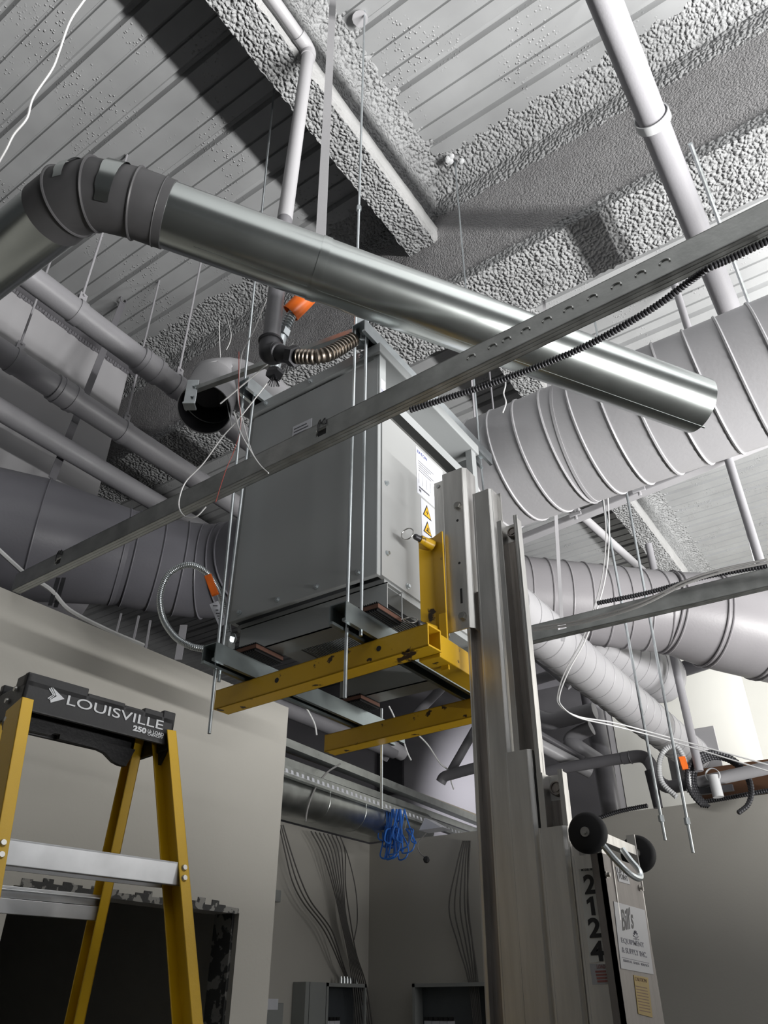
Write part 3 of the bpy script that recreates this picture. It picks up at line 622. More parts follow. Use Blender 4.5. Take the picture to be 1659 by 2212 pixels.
# cap
k = MB(); DP = .155
k.obox(LO, u, nn, zz_, (0, -.012, -.088), (LW, 0, -.012)); k.obox(LO, u, nn, zz_, (0, -DP, -.10), (.012, 0, -.02)); k.obox(LO, u, nn, zz_, (LW-.012, -DP, -.10), (LW, 0, -.02))
k.obox(LO, u, nn, zz_, (0, -DP, -.10), (LW, -DP+.012, -.02)); k.obox(LO, u, nn, zz_, (.006, -DP+.006, -.035), (LW-.006, -.006, -.015))
capm = k.build('top_cap', M['black'], lad, False, .004)
k = MB()
for a, b, h in ((.0, .165, .012), (.165, .275, .0), (.275, .335, -.004), (.335, .395, .004), (.395, LW, .012)): k.obox(LO, u, nn, zz_, (a, -.02, -.03), (b, 0, -.006+h))
k2 = MB(); k2.obox(LO, u, nn, zz_, (0, -DP, -.03), (LW, -DP+.02, -.008))
for a, b, h in ((.0, .12, .012), (.2, .32, .008), (.34, LW, .012)): k2.obox(LO, u, nn, zz_, (a, -DP, -.03), (b, -DP+.02, -.006+h))
k2.build('cap_rim', M['black'], capm, False, .003)
k.obox(LO, u, nn, zz_, (0, -.06, -.03), (.012, 0, .004)); k.build('cap_rim', M['black'], capm, False, .003)
k = MB()                                             # side lugs that grip the rails
for a in (-.004, LW-.006):
    p = [(-.075, -.085), (-.01, -.085), (-.02, -.10), (-.045, -.135), (-.06, -.13), (-.075, -.10)]
    N = len(p); k.add([LQ(a, b, c) for b, c in p]+[LQ(a+.01, b, c) for b, c in p], [tuple(range(N)), tuple(range(2*N-1, N-1, -1))]+[(i, (i+1) % N, N+(i+1) % N, N+i) for i in range(N)])
p = [(.02, -.085), (.02, -.10), (.14, -.10), (.15, -.092), (.165, -.092), (.165, -.104), (.27, -.106), (.30, -.112), (.33, -.13), (.35, -.135), (.37, -.135), (.39, -.085)]
N = len(p); k.add([LQ(a, -DP+.03, c) for a, c in p]+[LQ(a, -DP+.045, c) for a, c in p], [tuple(range(N)), tuple(range(2*N-1, N-1, -1))]+[(i, (i+1) % N, N+(i+1) % N, N+i) for i in range(N)])
k.build('cap_lug', M['black'], capm, False)
for b, c in ((-.045, -.03), (-.08, -.052), (-.05, -.105)):
    q = LQ(-.004, b, c); k = MB(); k.cyl(q, q-u*.004, .008, 14, .006); k.build('rivet', M['steel'], capm, True)
# printing on the cap front face (a vertical face)
CF = lambda px, py, o=.0012: PL(px, py, LO+nn*o, nn)
cu_ = lambda body, bl, br, top, m, name, bold: text(body, (CF(*top)-CF(*bl)).dot(zz_), CF(*bl), u, zz_, m, capm, name, bold, (CF(*br)-CF(*bl)).dot(u), 0, .0008)
cu_('LOUISVILLE', (143, 1522), (351, 1576), (146, 1501), M['cap_white'], 'brand_lettering', .004)
cu_('250', (286, 1578), (315, 1585), (288, 1566), M['cap_white'], 'load_lettering', .05)
cu_('Lb LOAD', (318, 1582), (353, 1590), (319, 1575), M['cap_white'], 'small_lettering', .03)
cu_('CAPACITY', (318, 1588), (352, 1594), (319, 1583), M['cap_white'], 'small_lettering', .03)
def capoly(pts):
    q = [CF(*p) for p in pts]; N = len(q); k.add(q+[a+nn*.0008 for a in q], [tuple(range(N)), tuple(range(2*N-1, N-1, -1))]+[(i, (i+1) % N, N+(i+1) % N, N+i) for i in range(N)])
k = MB(); capoly([(113, 1484), (139, 1510), (109, 1518), (108, 1512), (122, 1504)]); capoly([(109, 1486), (111.5, 1485), (120, 1502), (107, 1512), (106, 1510), (117.5, 1502)]); capoly([(105.5, 1488), (107.5, 1486.5), (116, 1501), (104, 1510), (102.5, 1508), (113.5, 1501)])
k.build('arrow_emblem', M['cap_white'], capm)
# rails: C-section, flange seen from the front
def rail(name, top, bot, side, web=.078, fl=.030, out=nn, m='fibre', parent=lad, th=.0045):
    top, bot = V(top), V(bot); d = (bot-top).normalized(); w = (out-d*out.dot(d)).normalized(); s = u*side; s = (s-d*s.dot(d)).normalized(); L = (bot-top).length
    k = MB(); k.obox(top, d, s, w, (0, -fl, -th), (L, 0, 0)); k.obox(top, d, s, w, (0, -th, -web), (L, 0, 0)); k.obox(top, d, s, w, (0, -fl, -web), (L, 0, -web+th))
    return k.build(name, M[m], parent, False, .0015)
def down(a, b, z): t = (a.z-z)/(a.z-b.z); return a+(b-a)*t
rt, rb = LP(383, 1600), LP(440, 2212); rt = rt+(rt-rb).normalized()*.03
rb0 = down(rt, rb, 0.0); fr = rail('front_rail', rt, rb0, 1)
lt, lb_ = LP(44, 1528), LP(-1, 1775); lt = lt+(lt-lb_).normalized()*.03
lb0 = down(lt, lb_, 0.0); fl_ = rail('front_rail', lt, lb0, -1)
# steps
def step(z, name='step'):
    a = down(lt, lb0, z)+u*.0045; b = down(rt, rb0, z)-u*.0045; dv = (b-a).normalized(); L = (b-a).length; n2 = V((dv.y, -dv.x, 0))
    k = MB(); k.obox(a, dv, n2, zz_, (0, -.075, -.005), (L, -.002, 0)); k.obox(a, dv, n2, zz_, (0, -.006, -.052), (L, -.002, 0)); k.obox(a, dv, n2, zz_, (0, -.075, -.052), (L, -.071, 0))
    k.obox(a, dv, n2, zz_, (0, -.018, -.052), (L, -.002, -.049)); st = k.build(name, M['alu_step'], lad, False, .001)
    for q, s_ in ((a, -1), (b, 1)):
        for h in (-.012, -.036):
            c = q-u*(s_*.010)+zz_*h+nn*(KF*(-h)*1.0+.001); c = c-nn*0; r = MB(); w = V((nn.x, nn.y, KF)).normalized(); r.cyl(c-w*.002, c+w*.005, .0085, 16, .006); r.build('rivet', M['steel'], st, True)
zs = LP(385, 1862).z
for i in range(5): step(zs-.345*i)
# rear legs and braces
ur = (rt-LO).dot(u)-.035
rp = LO+u*ur; r_t = PL(298, 1600, rp, u); r_b = PL(160, 2212, rp+u*.0, u); r_t = r_t+(r_t-r_b).normalized()*.03
r_b0 = down(r_t, r_b, 0); rail('rear_rail', r_t+u*.02, r_b0+u*.045, 1, .05, .028)
dl = u*(LW-.045); rail('rear_rail', r_t-dl-u*.0, r_b0-dl-u*.045, -1, .05, .028)
for i, z in enumerate((PL(200, 1935, rp, u).z, 1.2, .5)):
    b = down(r_t, r_b0, z)+u*.02; a = b-u*(LW-.0)
    if i == 0:
        a = a-u*.1
    k = MB(); k.obox(a, u, nn, zz_, (0, -.03, -.026), (LW+(.1 if i == 0 else 0), -.026, .0)); k.obox(a, u, nn, zz_, (0, -.03, -.012), (LW+(.1 if i == 0 else 0), -.006, -.009)); k.obox(a, u, nn, zz_, (0, -.03, -.06), (LW+(.1 if i == 0 else 0), -.018, -.028)); k.build('rear_brace', M['alu_step'], lad, False, .001)
# ------------------------------------------------------------------ metal studs spanning the room
def stud(label, A, B, h, fl, holes, dimples, up=zz_):
    A, B = V(A), V(B); d = (B-A).normalized(); bk = (V((0, 1, 0))-d*d.y).normalized(); up = bk.cross(d)*-1; up = up if up.z > 0 else -up; L = (B-A).length; th = .003
    t = thing('metal_stud', A.lerp(B, .5), label, 'stud')
    k = MB(); cuts = [0]+sorted(holes)+[L]; hw, hh_ = .022, .017
    x = 0
    for hx in sorted(holes):
        k.obox(A, d, bk, up, (x, 0, 0), (hx-hw, th, h)); k.obox(A, d, bk, up, (hx-hw, 0, 0), (hx+hw, th, h/2-hh_)); k.obox(A, d, bk, up, (hx-hw, 0, h/2+hh_), (hx+hw, th, h)); x = hx+hw
    k.obox(A, d, bk, up, (x, 0, 0), (L, th, h)); k.build('web', M['stud'], t)
    for z0, z1, l0, l1 in ((0, th, 0, .010), (h-th, h, h-.010, h)):
        k = MB(); k.obox(A, d, bk, up, (0, 0, z0), (L, fl, z1)); k.obox(A, d, bk, up, (0, fl-th, l0), (L, fl, l1)); 
        for yy in (.33, .66): k.obox(A, d, bk, up, (0, fl*yy-.001, z0-.0012 if z0 == 0 else z0), (L, fl*yy+.001, z1))
        k.build('flange', M['stud'], t)
    for x in dimples:
        c = A+d*x+up*(h*.52); k = MB(); q = [c-bk*.001+d*(math.cos(a)*.013)+up*(math.sin(a)*.009) for a in [math.pi*1.15*i/8-.35 for i in range(9)]]; k.tube(q, .0028, 6); k.build('dimple', M['stud'], t, True)
    return t, A, d, bk, up, h
A, B = P(24, 1276, z=3.203), P(1659, 487, z=3.190); B = A+(B-A)*1.35; dA = (B-A).normalized()
xh = lambda px, py, A=A, d=dA: (P(px, py, y=A.y)-A).dot(d)
st1 = stud('long near galvanised stud crossing in front of the transformer and the silver duct', A, B, .082, .042, [xh(722, 903), xh(130, 1212)], [xh(px, 1263-px*.475) for px in (1045, 1090, 1120, 1160, 1205, 1250, 1300, 1350, 1400, 1450)])
for hx, lab in ((xh(722, 903), 'black cable tie in the stud slot before the cabinet'), (xh(130, 1212), 'black cable tie in the stud slot near the left wall')):
    _, A_, d_, b_, u_, h_ = st1; c = A_+d_*hx+u_*(h_*.5); k = MB()
    k.obox(c, d_, b_, u_, (-.02, .008, -.016), (.02, .011, .014)); k.tube(smooth_path([c+d_*-.008+u_*0-b_*.004, c-d_*.012+u_*.03-b_*.004, c-d_*.004+u_*.05-b_*.002, c+d_*.004+u_*.03-b_*.006, c+d_*.018+u_*.045-b_*.004, c+d_*.022+u_*.02-b_*.004]), .0025, 6)
    tag(k.build('cable_tie', M['black'], None, True), lab, 'cable tie')
A2, B2 = P(1148, 1385, z=3.2), P(1659, 1266, z=3.19); d2 = (B2-A2).normalized(); A2 = A2-d2*.25; B2 = A2+d2*3.2
st2 = stud('far galvanised stud right of the mast with flex conduit lying along it', A2, B2, .085, .042, [(P(1212, 1347, y=A2.y)-A2).dot(d2)], [(P(px, 1300, y=A2.y)-A2).dot(d2) for px in (1245, 1270, 1300, 1325)])
# ------------------------------------------------------------------ flexible conduit along the studs
k = MB(); flex(k, [P(885, 886, y=1.42), P(960, 862, y=1.45), P(1080, 822, y=1.48), P(1250, 755, y=1.49), P(1400, 672, y=1.49), P(1480, 615, y=1.48), P(1530, 580, y=1.45), P(1575, 560, y=1.46), P(1659, 520, y=1.47)], .0085, .0085, .16)
tag(k.build('flex_conduit', M['iron'], None, True), 'dark ribbed flex conduit sagging under the near stud', 'conduit')
k = MB(); flex(k, [P(1290, 1303, y=3.30), P(1400, 1280, y=3.33), P(1520, 1247, y=3.33), P(1659, 1222, y=3.33)], .010, .012, .16)
tag(k.build('flex_conduit', M['iron'], None, True), 'dark ribbed flex conduit lying along the top of the far stud', 'conduit')
k = MB()
for o in (0, .014): k.tube(smooth_path([P(1152, 1362, y=3.20)+zz_*o, P(1260, 1345, y=3.20)+zz_*o, P(1380, 1310, y=3.19)+zz_*o, P(1480, 1262, y=3.2)+zz_*o, P(1560, 1236, y=3.22)+zz_*o, P(1659, 1215, y=3.25)+zz_*o]), .0055, 6)
tag(k.build('cable_pair', M['wire_grey'], None, True), 'pair of grey cables draped over the front of the far stud', 'cable')
# ------------------------------------------------------------------ silver round duct with dark elbow
D1, D0 = P(1508, 876, d=3.0), P(365, 465, d=2.58); dv = (D1-D0).normalized(); CR = D0-dv*((D0-P(187, 400, d=2.5)).length); rd = .112
duct = thing('silver_duct', D0.lerp(D1, .5)-zz_*rd, 'shiny silver round duct hanging across the picture, dark elbow at left', 'duct')
k = MB(); k.pipe([D0-dv*.05, D1], rd, rd-.004, 56); k.build('duct_wall', M['silver'], duct, True)
lx = V((-1, 0, 0)); e0 = CR+dv*.13; e1 = CR+lx*.13
k = MB(); k.pipe([e1, e1+lx*1.6], rd, rd-.004, 48); k.build('duct_wall', M['silver'], duct, True)
arc = []
for i in range(9):
    s_ = i/8; arc.append(e0*(1-s_)**2+CR*2*s_*(1-s_)+e1*s_*s_)
e0 = CR+dv*.16; e1 = CR+lx*.10; mid = (e0+e1)*.25+CR*.5
gore = [D0, e0, mid, e1, e1+lx*.09]
k = MB(); k.tube(gore, rd+.004, 48); elb = k.build('elbow', M['elbow'], duct, True)
k = MB()
for i in (1, 2, 3): k.ring(gore[i], gore[i+1]-gore[i-1], rd+.006, .005, 44, 6)
k.ring(D0-dv*.03, dv, rd+.004, .0025, 44, 6); k.build('elbow_seam', M['elbow'], elb, True)
def patch(g0, g1, a0, a1, f0, f1, m):       # bare metal showing where paint was missed
    d_ = (g1-g0).normalized(); t_ = d_.cross(zz_).normalized(); w_ = t_.cross(d_); k = MB(); vs = []; n = 14
    for i in range(n+1):
        a = a0+(a1-a0)*i/n; wob = .10*(1-i/n)
        for f in (f0+wob*math.sin(i*1.9)*.25+.2*(1-i/n)*0, f1-.55*(f1-f0)*max(0, .5-i/n)): vs.append(g0.lerp(g1, f)+(t_*math.cos(a)+w_*math.sin(a))*(rd+.010))
    k.add(vs, [(2*i, 2*i+1, 2*i+3, 2*i+2) for i in range(n)]); return k.build('bare_patch', M['silver'], elb, True)
side_ = -1
patch(gore[2], gore[1], math.radians(-60), math.radians(100), .25, .70, 'galv')
patch(gore[3], gore[2], math.radians(-20), math.radians(100), .3, .75, 'galv')
sb = D0.lerp(D1, (P(690, 575, d=2.7)-D0).dot(dv)/(D1-D0).length)
k = MB(); k.band(sb, dv, rd+.001, .002, .032, 48); k.build('seam_band', M['silver'], duct, True)
k = MB(); k.obox(D0, dv, dv.cross(zz_).normalized(), zz_, (.1, -.003, -rd-.002), ((D1-D0).length, .003, -rd+.002)); k.build('lock_seam', M['silver'], duct)
top = V((-1.44, 1.56, ZD)); bt = sb+zz_*(rd+.003)
k = MB(); k.beam(bt, top, .037, .002, R_.cross(zz_)); k.obox(bt, R_, H_, zz_, (-.02, -.012, -.012), (.022, .004, .006)); tag(k.build('hanger_strap', M['grey_duct']), 'wide pale flat strap holding the silver duct up to the roof', 'strap')
# ------------------------------------------------------------------ iron pipe with elbow and flex connector
pp = V((-1.655, 1.585, 0)); t = thing('iron_pipe', (pp.x, pp.y, 3.85), 'dark pipe dropping vertically behind the silver duct to a black elbow', 'pipe')
k = MB(); k.tube([(pp.x, pp.y, 3.9), (pp.x, pp.y, 4.75)], .036, 24); k.build('lower_pipe', M['grey_dark'], t, True)
te = P(667, 108, x=pp.x); k = MB(); k.tube([(pp.x, pp.y, 4.75), (te.x, te.y, te.z-.03)], .036, 24); k.build('upper_pipe', M['grey_duct'], t, True)
k = MB(); te = V((te.x, te.y, te.z)); q = P(585, -8, z=te.z); k.tube(smooth_path([te-zz_*.09, te-zz_*.03, te+(q-te).normalized()*.04, te+(q-te).normalized()*.10], 5), .043, 20); k.build('upper_elbow', M['grey_duct'], t, True)
k = MB(); k.cyl(te+(q-te).normalized()*.08, te+(q-te)*1.6, .036, 24); k.build('branch_pipe', M['grey_duct'], t, True)
ez = P(580, 768, y=1.585); ec = V((pp.x, pp.y, ez.z)); k = MB(); k.tube(smooth_path([ec+zz_*.085, ec+zz_*.03, ec+V((.012, 0, .0)), ec+V((.05, 0, -.012))], 5), [.045]*16, 24); k.ring(ec+zz_*.075, zz_, .045, .007, 28, 8); k.build('elbow', M['iron'], t, True)
n0 = ec+V((.04, 0, -.01)); n1 = P(650, 772, y=1.60); dd_ = (n1-n0).normalized(); k = MB(); k.cyl(n0, n0+dd_*.085, .034, 20); k.ring(n0+dd_*.01, dd_, .036, .008, 28, 8); k.build('nipple', M['iron'], t, True)
k = MB(); k.cyl(n0+dd_*.085, n0+dd_*.12, .042, 6); k.build('hex_nut', M['iron'], t)
n2 = n0+dd_*.12; k = MB(); flex(k, [n2, P(690, 770, y=1.63), P(725, 757, y=1.68), P(765, 732, y=1.74)], .026, .017, .16, 18); k.build('corrugated_connector', M['brown_steel'], t, True)
# ------------------------------------------------------------------ fixture bar and its zinc clamps above the cabinet
ba, bb = P(418, 843, y=1.86), P(782, 712, y=1.86)
t = thing('fixture_bar', ba.lerp(bb, .5), 'square grey bar with zinc clamps spanning above the cabinet', 'bar')
k = MB(); k.beam(ba, bb, .028, .028); k.build('square_bar', M['stud'], t, False, .002)
for q, hx_, lo_ in ((ba, .05, -.115), (bb, .05, -.10)):
    k = MB(); k.obox(q, R_, H_, zz_, (-.03, -.03, lo_), (.03, -.026, .045)); k.obox(q, R_, H_, zz_, (-.03, -.026, lo_), (-.026, .03, .045)); k.obox(q, R_, H_, zz_, (-.03, -.045, lo_-.012), (.03, .01, lo_)); cl = k.build('clamp_plate', M['zinc'], t, False, .002)
    for h in (.0, -.07): c = q-H_*.03+zz_*h+R_*.01; MB().cyl(c, c-H_*.012, .010, 6).build('screw', M['zinc'], cl)
# ------------------------------------------------------------------ open ended grey duct stub
o0 = P(441, 880, y=2.05); ax_ = (P(432, 845, y=2.05)-o0); 
o0 = P(441, 884, d=4.25); far = P(475, 812, d=4.75); ad = (far-o0).normalized(); rs_ = .15
t = thing('duct_stub', o0, 'open ended grey round duct stub facing down, left of the cabinet', 'duct')
k = MB(); k.pipe([o0, o0+ad*.42], rs_, rs_-.005, 44); k.build('stub_wall', M['grey_duct'], t, True)
k = MB(); k.pipe([o0+ad*.004, o0+ad*.41], rs_-.006, rs_-.008, 40); k.build('dark_inside', M['grey_black'], t, True)  # charcoal tube, shade inside the open stub put into the colour
k = MB(); k.ring(o0+ad*.10, ad+V((.3, 0, .2)), rs_-.012, .003, 40, 6); k.build('inner_ridge', M['stud'], t, True)
e1_ = o0+ad*.42; e2_ = P(570, 935, d=5.0); k = MB(); k.tube(smooth_path([o0+ad*.40, e1_, e1_+ad*.06+V((.10, .08, -.02)), e1_+V((.28, .22, -.16)), e2_+V((.1, .1, -.05))], 3), rs_+.003, 40); k.build('elbow', M['grey_duct'], t, True)
k = MB(); k.cyl(e1_+ad*.005, e1_-ad*.005, rs_+.002, 40); k.build('end_rim', M['grey_duct'], t, True)
# ------------------------------------------------------------------ orange tagged flex connector above the cabinet
c0 = P(670, 640, y=1.72); c1_ = P(628, 672, y=1.70); t = thing('conduit_connector', P(606, 738, y=1.7), 'orange sleeved flex conduit ending in a zinc connector', 'conduit')
k = MB(); k.pipe([P(672, 632, y=1.73), c0.lerp(c1_, .5), c1_-V((0, 0, .015))], .043, .040, 28); k.build('orange_sleeve', M['orange'], t, True)
k = MB(); flex(k, [P(680, 600, y=1.75), P(665, 635, y=1.73), P(628, 685, y=1.70), P(612, 715, y=1.70)], .021, .012, .10, 18); k.build('flex_hose', M['zinc'], t, True)
q0, q1 = P(612, 712, y=1.70), P(603, 738, y=1.70); k = MB(); k.cyl(q0, q0.lerp(q1, .5), .034, 6); k.cyl(q0.lerp(q1, .5), P(594, 798, y=1.70), .026, 20, .022); k.build('connector_body', M['zinc'], t, True)
q = P(593, 808, y=1.70); k = MB(); k.cyl(q+zz_*.012, q-zz_*.006, .038, 6); k.build('lock_nut', M['iron'], t)
k = MB()
for i in range(14): a = i*.45; k.cyl(q, q+V((math.cos(a)*.025, math.sin(a)*.025, -.045-.02*random.random())), .0022, 5)
k.build('wire_ends', M['iron'], t)
# flex whip with orange tag at the lower left corner of the cabinet
loop = [P(494, 1372, y=1.95), P(484, 1310, y=1.93), P(465, 1262, y=1.90), P(440, 1232, y=1.86), P(405, 1220, y=1.82), P(365, 1240, y=1.80), P(346, 1285, y=1.80), P(352, 1335, y=1.82), P(378, 1375, y=1.84), P(410, 1395, y=1.86), P(446, 1403, y=1.9)]
t = thing('flex_whip', P(410, 1395, y=1.86), 'looped shiny flex whip with an orange tag at the lower left of the cabinet', 'conduit')
k = MB(); flex(k, loop, .0125, .008, .08, 14); k.build('flex_hose', M['zinc'], t, True)
a, b = P(449, 1243, y=1.84), P(465, 1285, y=1.86); k = MB(); k.beam(a, b, .03, .016, H_); k.build('orange_tag', M['orange'], t, False, .003)
a, b = P(462, 1302, y=1.86), P(483, 1350, y=1.88); k = MB(); k.beam(a, b, .036, .003, H_); pl_ = k.build('paper_tag', M['label'], t)
k = MB()
for f, wd in ((.16, .018), (.35, .01), (.5, .02), (.62, .02), (.74, .02)): c = a.lerp(b, f); k.beam(c-R_*wd/2-H_*.004, c+R_*wd/2-H_*.004, .0015, .004, H_)
k.build('print_line', M['ink'], pl_)
k = MB(); a = P(497, 1380, y=1.93); k.ball(a, .028, 8); k.box(a-V((.02, .02, .05)), a+V((.015, .015, .0))); k.build('end_fitting', M['zinc'], t)
# ================================================================== BEHIND THE MAST, RIGHT
q0, q1, q2, q3 = P(1110, 1287, d=6.2), P(1440, 1322, d=6.2), P(1560, 1345, d=6.2), P(1900, 1420, d=6.2)
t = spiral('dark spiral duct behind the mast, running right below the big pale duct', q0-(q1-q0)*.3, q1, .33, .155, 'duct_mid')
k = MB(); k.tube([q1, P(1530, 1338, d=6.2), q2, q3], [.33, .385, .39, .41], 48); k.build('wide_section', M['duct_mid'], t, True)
k = MB()
for px, py, r in ((1443, 1322, .34), (1530, 1338, .39), (1640, 1362, .40)):
    c = P(px, py, d=6.2); k.ring(c-(q3-q1).normalized()*.02, q3-q1, r, .008, 44, 6); k.ring(c+(q3-q1).normalized()*.02, q3-q1, r, .008, 44, 6)
k.build('joint_bead', M['duct_mid'], t, True)
a, b = P(1150, 1345, z=3.84), P(1492, 1632, z=3.84); xm = (a.x+b.x)/2
t = spiral('long slim pale spiral duct running away to the white wall at right', (xm, 3.9, 3.84), (xm, b.y, 3.84), .17, .19, 'grey_duct', 'spiral_duct', .005)
k = MB(); k.box((xm-.26, b.y, 3.58), (xm+.26, b.y+.03, 4.10)); k.build('end_collar', M['grey_duct'], t)
a, b = P(1215, 1350, z=4.4), P(1425, 1462, z=4.4)
t = spiral('short fat pale duct with rounded end behind the slim spiral duct', a, b, .26, .17, 'grey_duct', 'spiral_duct', .005)
dd_ = (b-a).normalized(); k = MB(); k.tube([b, b+dd_*.06, b+dd_*.11, b+dd_*.13], [.26, .245, .19, .06], 40); k.build('end_dome', M['grey_duct'], t, True)
a, b = P(1335, 1490, y=8.6), P(1580, 1412, y=8.6); k = MB(); k.cyl(a, b, .085, 24); tag(k.build('pipe', M['grey_black'], None, True), 'black pipe crossing before the bright rear wall', 'pipe')
k = MB(); c = P(1335, 1490, y=8.55); k.ring(c, (1, 0, .1), .11, .008, 24, 6); k.cyl(c+zz_*.11, P(1303, 1350, y=8.55), .008, 8); tag(k.build('pipe_hanger', M['iron'], None, True), 'ring hanger at the left end of the black pipe', 'hanger')
v = P(1570, 980, y=5); k = MB(); k.cyl((v.x, 5, 3.95), (v.x, 5, ZD), .03, 16); tag(k.build('pipe', M['grey'], None, True), 'thin vertical grey pipe below the big pale duct at far right', 'pipe')
a, b = P(1600, 1085, y=5.1), P(1634, 1218, y=5.1); k = MB(); k.beam(a, b, .03, .004, H_); tag(k.build('hanger_strap', M['white']), 'pale strap beside the thin vertical pipe at far right', 'strap')
v = P(1450, 1400, y=7); v2 = P(1505, 1640, y=7); k = MB(); k.cyl(v2-zz_*.1, V((v.x, 7, 5.6)), .036, 16); tag(k.build('pipe', M['grey'], None, True), 'vertical grey pipe standing in front of the bright rear wall', 'pipe')
a, b = P(1110, 1172, z=5), P(1690, 940, z=5); k = MB(); k.beam(a, b, .085, .06); tag(k.build('support_rail', M['grey_duct'], None, False, .01), 'long grey support rail just under the big pale duct', 'rail')
for i, (px, py) in enumerate(((1247, 1108), (1383, 1056))):
    c = P(px, py, z=5); k = MB(); k.box(c-V((.035, .06, .05)), c+V((.035, -.035, .12))); k.box(c-V((.05, .07, .06)), c+V((.05, -.05, -.03))); k.cyl(c+V((0, -.05, -.09)), c+V((0, -.05, .02)), .014, 8)
    tag(k.build('beam_clamp', M['grey_duct'], None, False, .004), ('left' if i == 0 else 'right')+' clamp gripping the support rail under the pale duct', 'clamp')
a, b = P(1235, 1095, z=5.1), P(1385, 1230, z=5.1); k = MB(); k.cyl(a, b+(b-a)*.3, .036, 16); tag(k.build('pipe', M['grey_duct'], None, True), 'slim pale pipe running away through the black beam shadow', 'pipe')
rA, rB = P(1305, 1080, y=4.9), P(1437, 1815, y=4.9); rod('left of two long rods hanging before the lower right wall', rB.x, 4.9, rB.z, ZD, .0095, 'zinc', None, 'rod', [rB.z+.12], x1=rA.x)
rA, rB = P(1365, 1060, y=4.9), P(1497, 1842, y=4.9); rod('right of two long rods hanging before the lower right wall', rB.x, 4.9, rB.z, ZD, .0095, 'zinc', None, 'rod', [rB.z+.17], x1=rA.x)
a, b = P(1199, 1080, y=4), P(1216, 1385, y=4); k = MB(); k.beam(b, a+(a-b)*3.0, .022, .004, R_.cross(zz_)); tag(k.build('hanger_strap', M['grey_duct']), 'thin strap in front of the dark spiral duct near the mast', 'strap')
def cable(label, pts, r=.003, m='wire_white', group=None, cat='cable', name='cable', n=8, pair=None):
    k = MB(); q = smooth_path(pts, n); k.tube(q, r, 6)
    return tag(k.build(name, M[m], None, True), label, cat, group)
for o, lab in ((0, 'left white wire of the pair hanging right of the mast'), (7, 'right white wire of the pair hanging right of the mast')):
    cable(lab, [P(1303+o*1.4, 1070, y=4.3), P(1309+o, 1160, y=4.3), P(1298+o, 1260, y=4.3), P(1262+o, 1372, y=4.25), P(1222+o, 1448, y=4.25), P(1205+o*.6, 1500, y=4.3), P(1210+o*.5, 1525, y=4.3), P(1250, 1548+o*.3, y=4.4), P(1330, 1562+o, y=4.7), P(1450, 1594+o, y=5), P(1670, 1655+o*2, y=5.2)], .0045)
cable('white twisted wire dangling under the silver duct right of the cabinet', [P(1088, 800, y=3.0), P(1092, 830, y=2.9), P(1088, 850, y=2.9), P(1093, 870, y=2.9), P(1086, 892, y=2.9)], .004)
# pipes low on the right, resting along the wall top
t = thing('drain_pipe', P(1430, 1690, y=7.2), 'grey drain pipe with double elbow above the right partition', 'pipe')
pts = [P(1060, 1688, y=7.2), P(1240, 1655, y=7.2), P(1355, 1636, y=7.2)]
k = MB(); k.tube(pts, .052, 20); k.build('pipe_run', M['grey_dark'], t, True)
k = MB(); k.tube(smooth_path([P(1345, 1638, y=7.2), P(1385, 1634, y=7.2), P(1405, 1650, y=7.2), P(1418, 1680, y=7.2), P(1440, 1699, y=7.2), P(1470, 1697, y=7.2)], 6), .056, 20); k.build('double_elbow', M['grey_dark'], t, True)
k = MB()
for px, py, d_ in ((1362, 1636, 1), (1400, 1642, 1), (1445, 1699, 1)): k.ring(P(px, py, y=7.2), (1, 0, .05) if px != 1400 else (1, 0, -.8), .056, .006, 24, 6)
k.build('pipe_hub', M['grey_dark'], t, True)
k = MB(); k.cyl(P(1465, 1697, y=7.2), P(1508, 1691, y=7.2), .052, 20); k.build('black_section', M['grey_black'], t, True)
k = MB(); k.cyl(P(1508, 1691, y=7.2), P(1700, 1650, y=7.2), .052, 20); k.build('pale_section', M['grey_duct'], t, True)
c = P(1412, 1700, y=7.1); k = MB(); k.tube([P(1402, 1665, y=7.1), P(1412, 1700, y=7.1), P(1422, 1745, y=7.1)], [.04, .045, .04], 16); k.build('down_leg', M['grey_black'], t, True)
a, b = P(1540, 1675, y=7.1), P(1552, 1722, y=7.1); k = MB(); k.cyl(a, b, .045, 20); k.band(a, (0, 1, 0), .055, .005, .03); tag(k.build('pipe_stub', M['white'], None, True), 'white pipe stub under the clamp on the pale drain pipe', 'pipe')
a, b = P(1512, 1700, y=7.7), P(1690, 1640, y=7.7); k = MB(); k.box((a.x, 7.62, 3.0), (b.x, 7.7, b.z)); tag(k.build('board', M['wood']), 'brown board standing behind the pale drain pipe', 'board')
k = MB(); flex(k, [P(1290, 1768, y=7.45), P(1340, 1752, y=7.45), P(1400, 1740, y=7.45)], .018, .02, .14, 10); tag(k.build('flex_conduit', M['iron'], None, True), 'dark flex conduit lying on the partition top beside the mast', 'conduit')
k = MB(); flex(k, [P(1510, 1734, y=7.42), P(1580, 1722, y=7.42), P(1690, 1702, y=7.42)], .018, .02, .14, 10); tag(k.build('flex_conduit', M['iron'], None, True), 'dark flex conduit lying on the partition top at far right', 'conduit')
t = thing('flex_whip', P(1450, 1700, y=7.0), 'white flex loop with orange tag above the right partition', 'conduit')
k = MB(); flex(k, [P(1462, 1722, y=7.0), P(1430, 1690, y=7.0), P(1424, 1650, y=7.0), P(1436, 1620, y=7.0), P(1458, 1612, y=7.0), P(1474, 1630, y=7.0), P(1484, 1665, y=7.0), P(1490, 1712, y=7.0)], .022, .02, .1, 12); k.build('flex_hose', M['white'], t, True)
k = MB(); k.beam(P(1472, 1635, y=6.96), P(1481, 1662, y=6.96), .055, .02, H_); k.build('orange_tag', M['orange'], t)
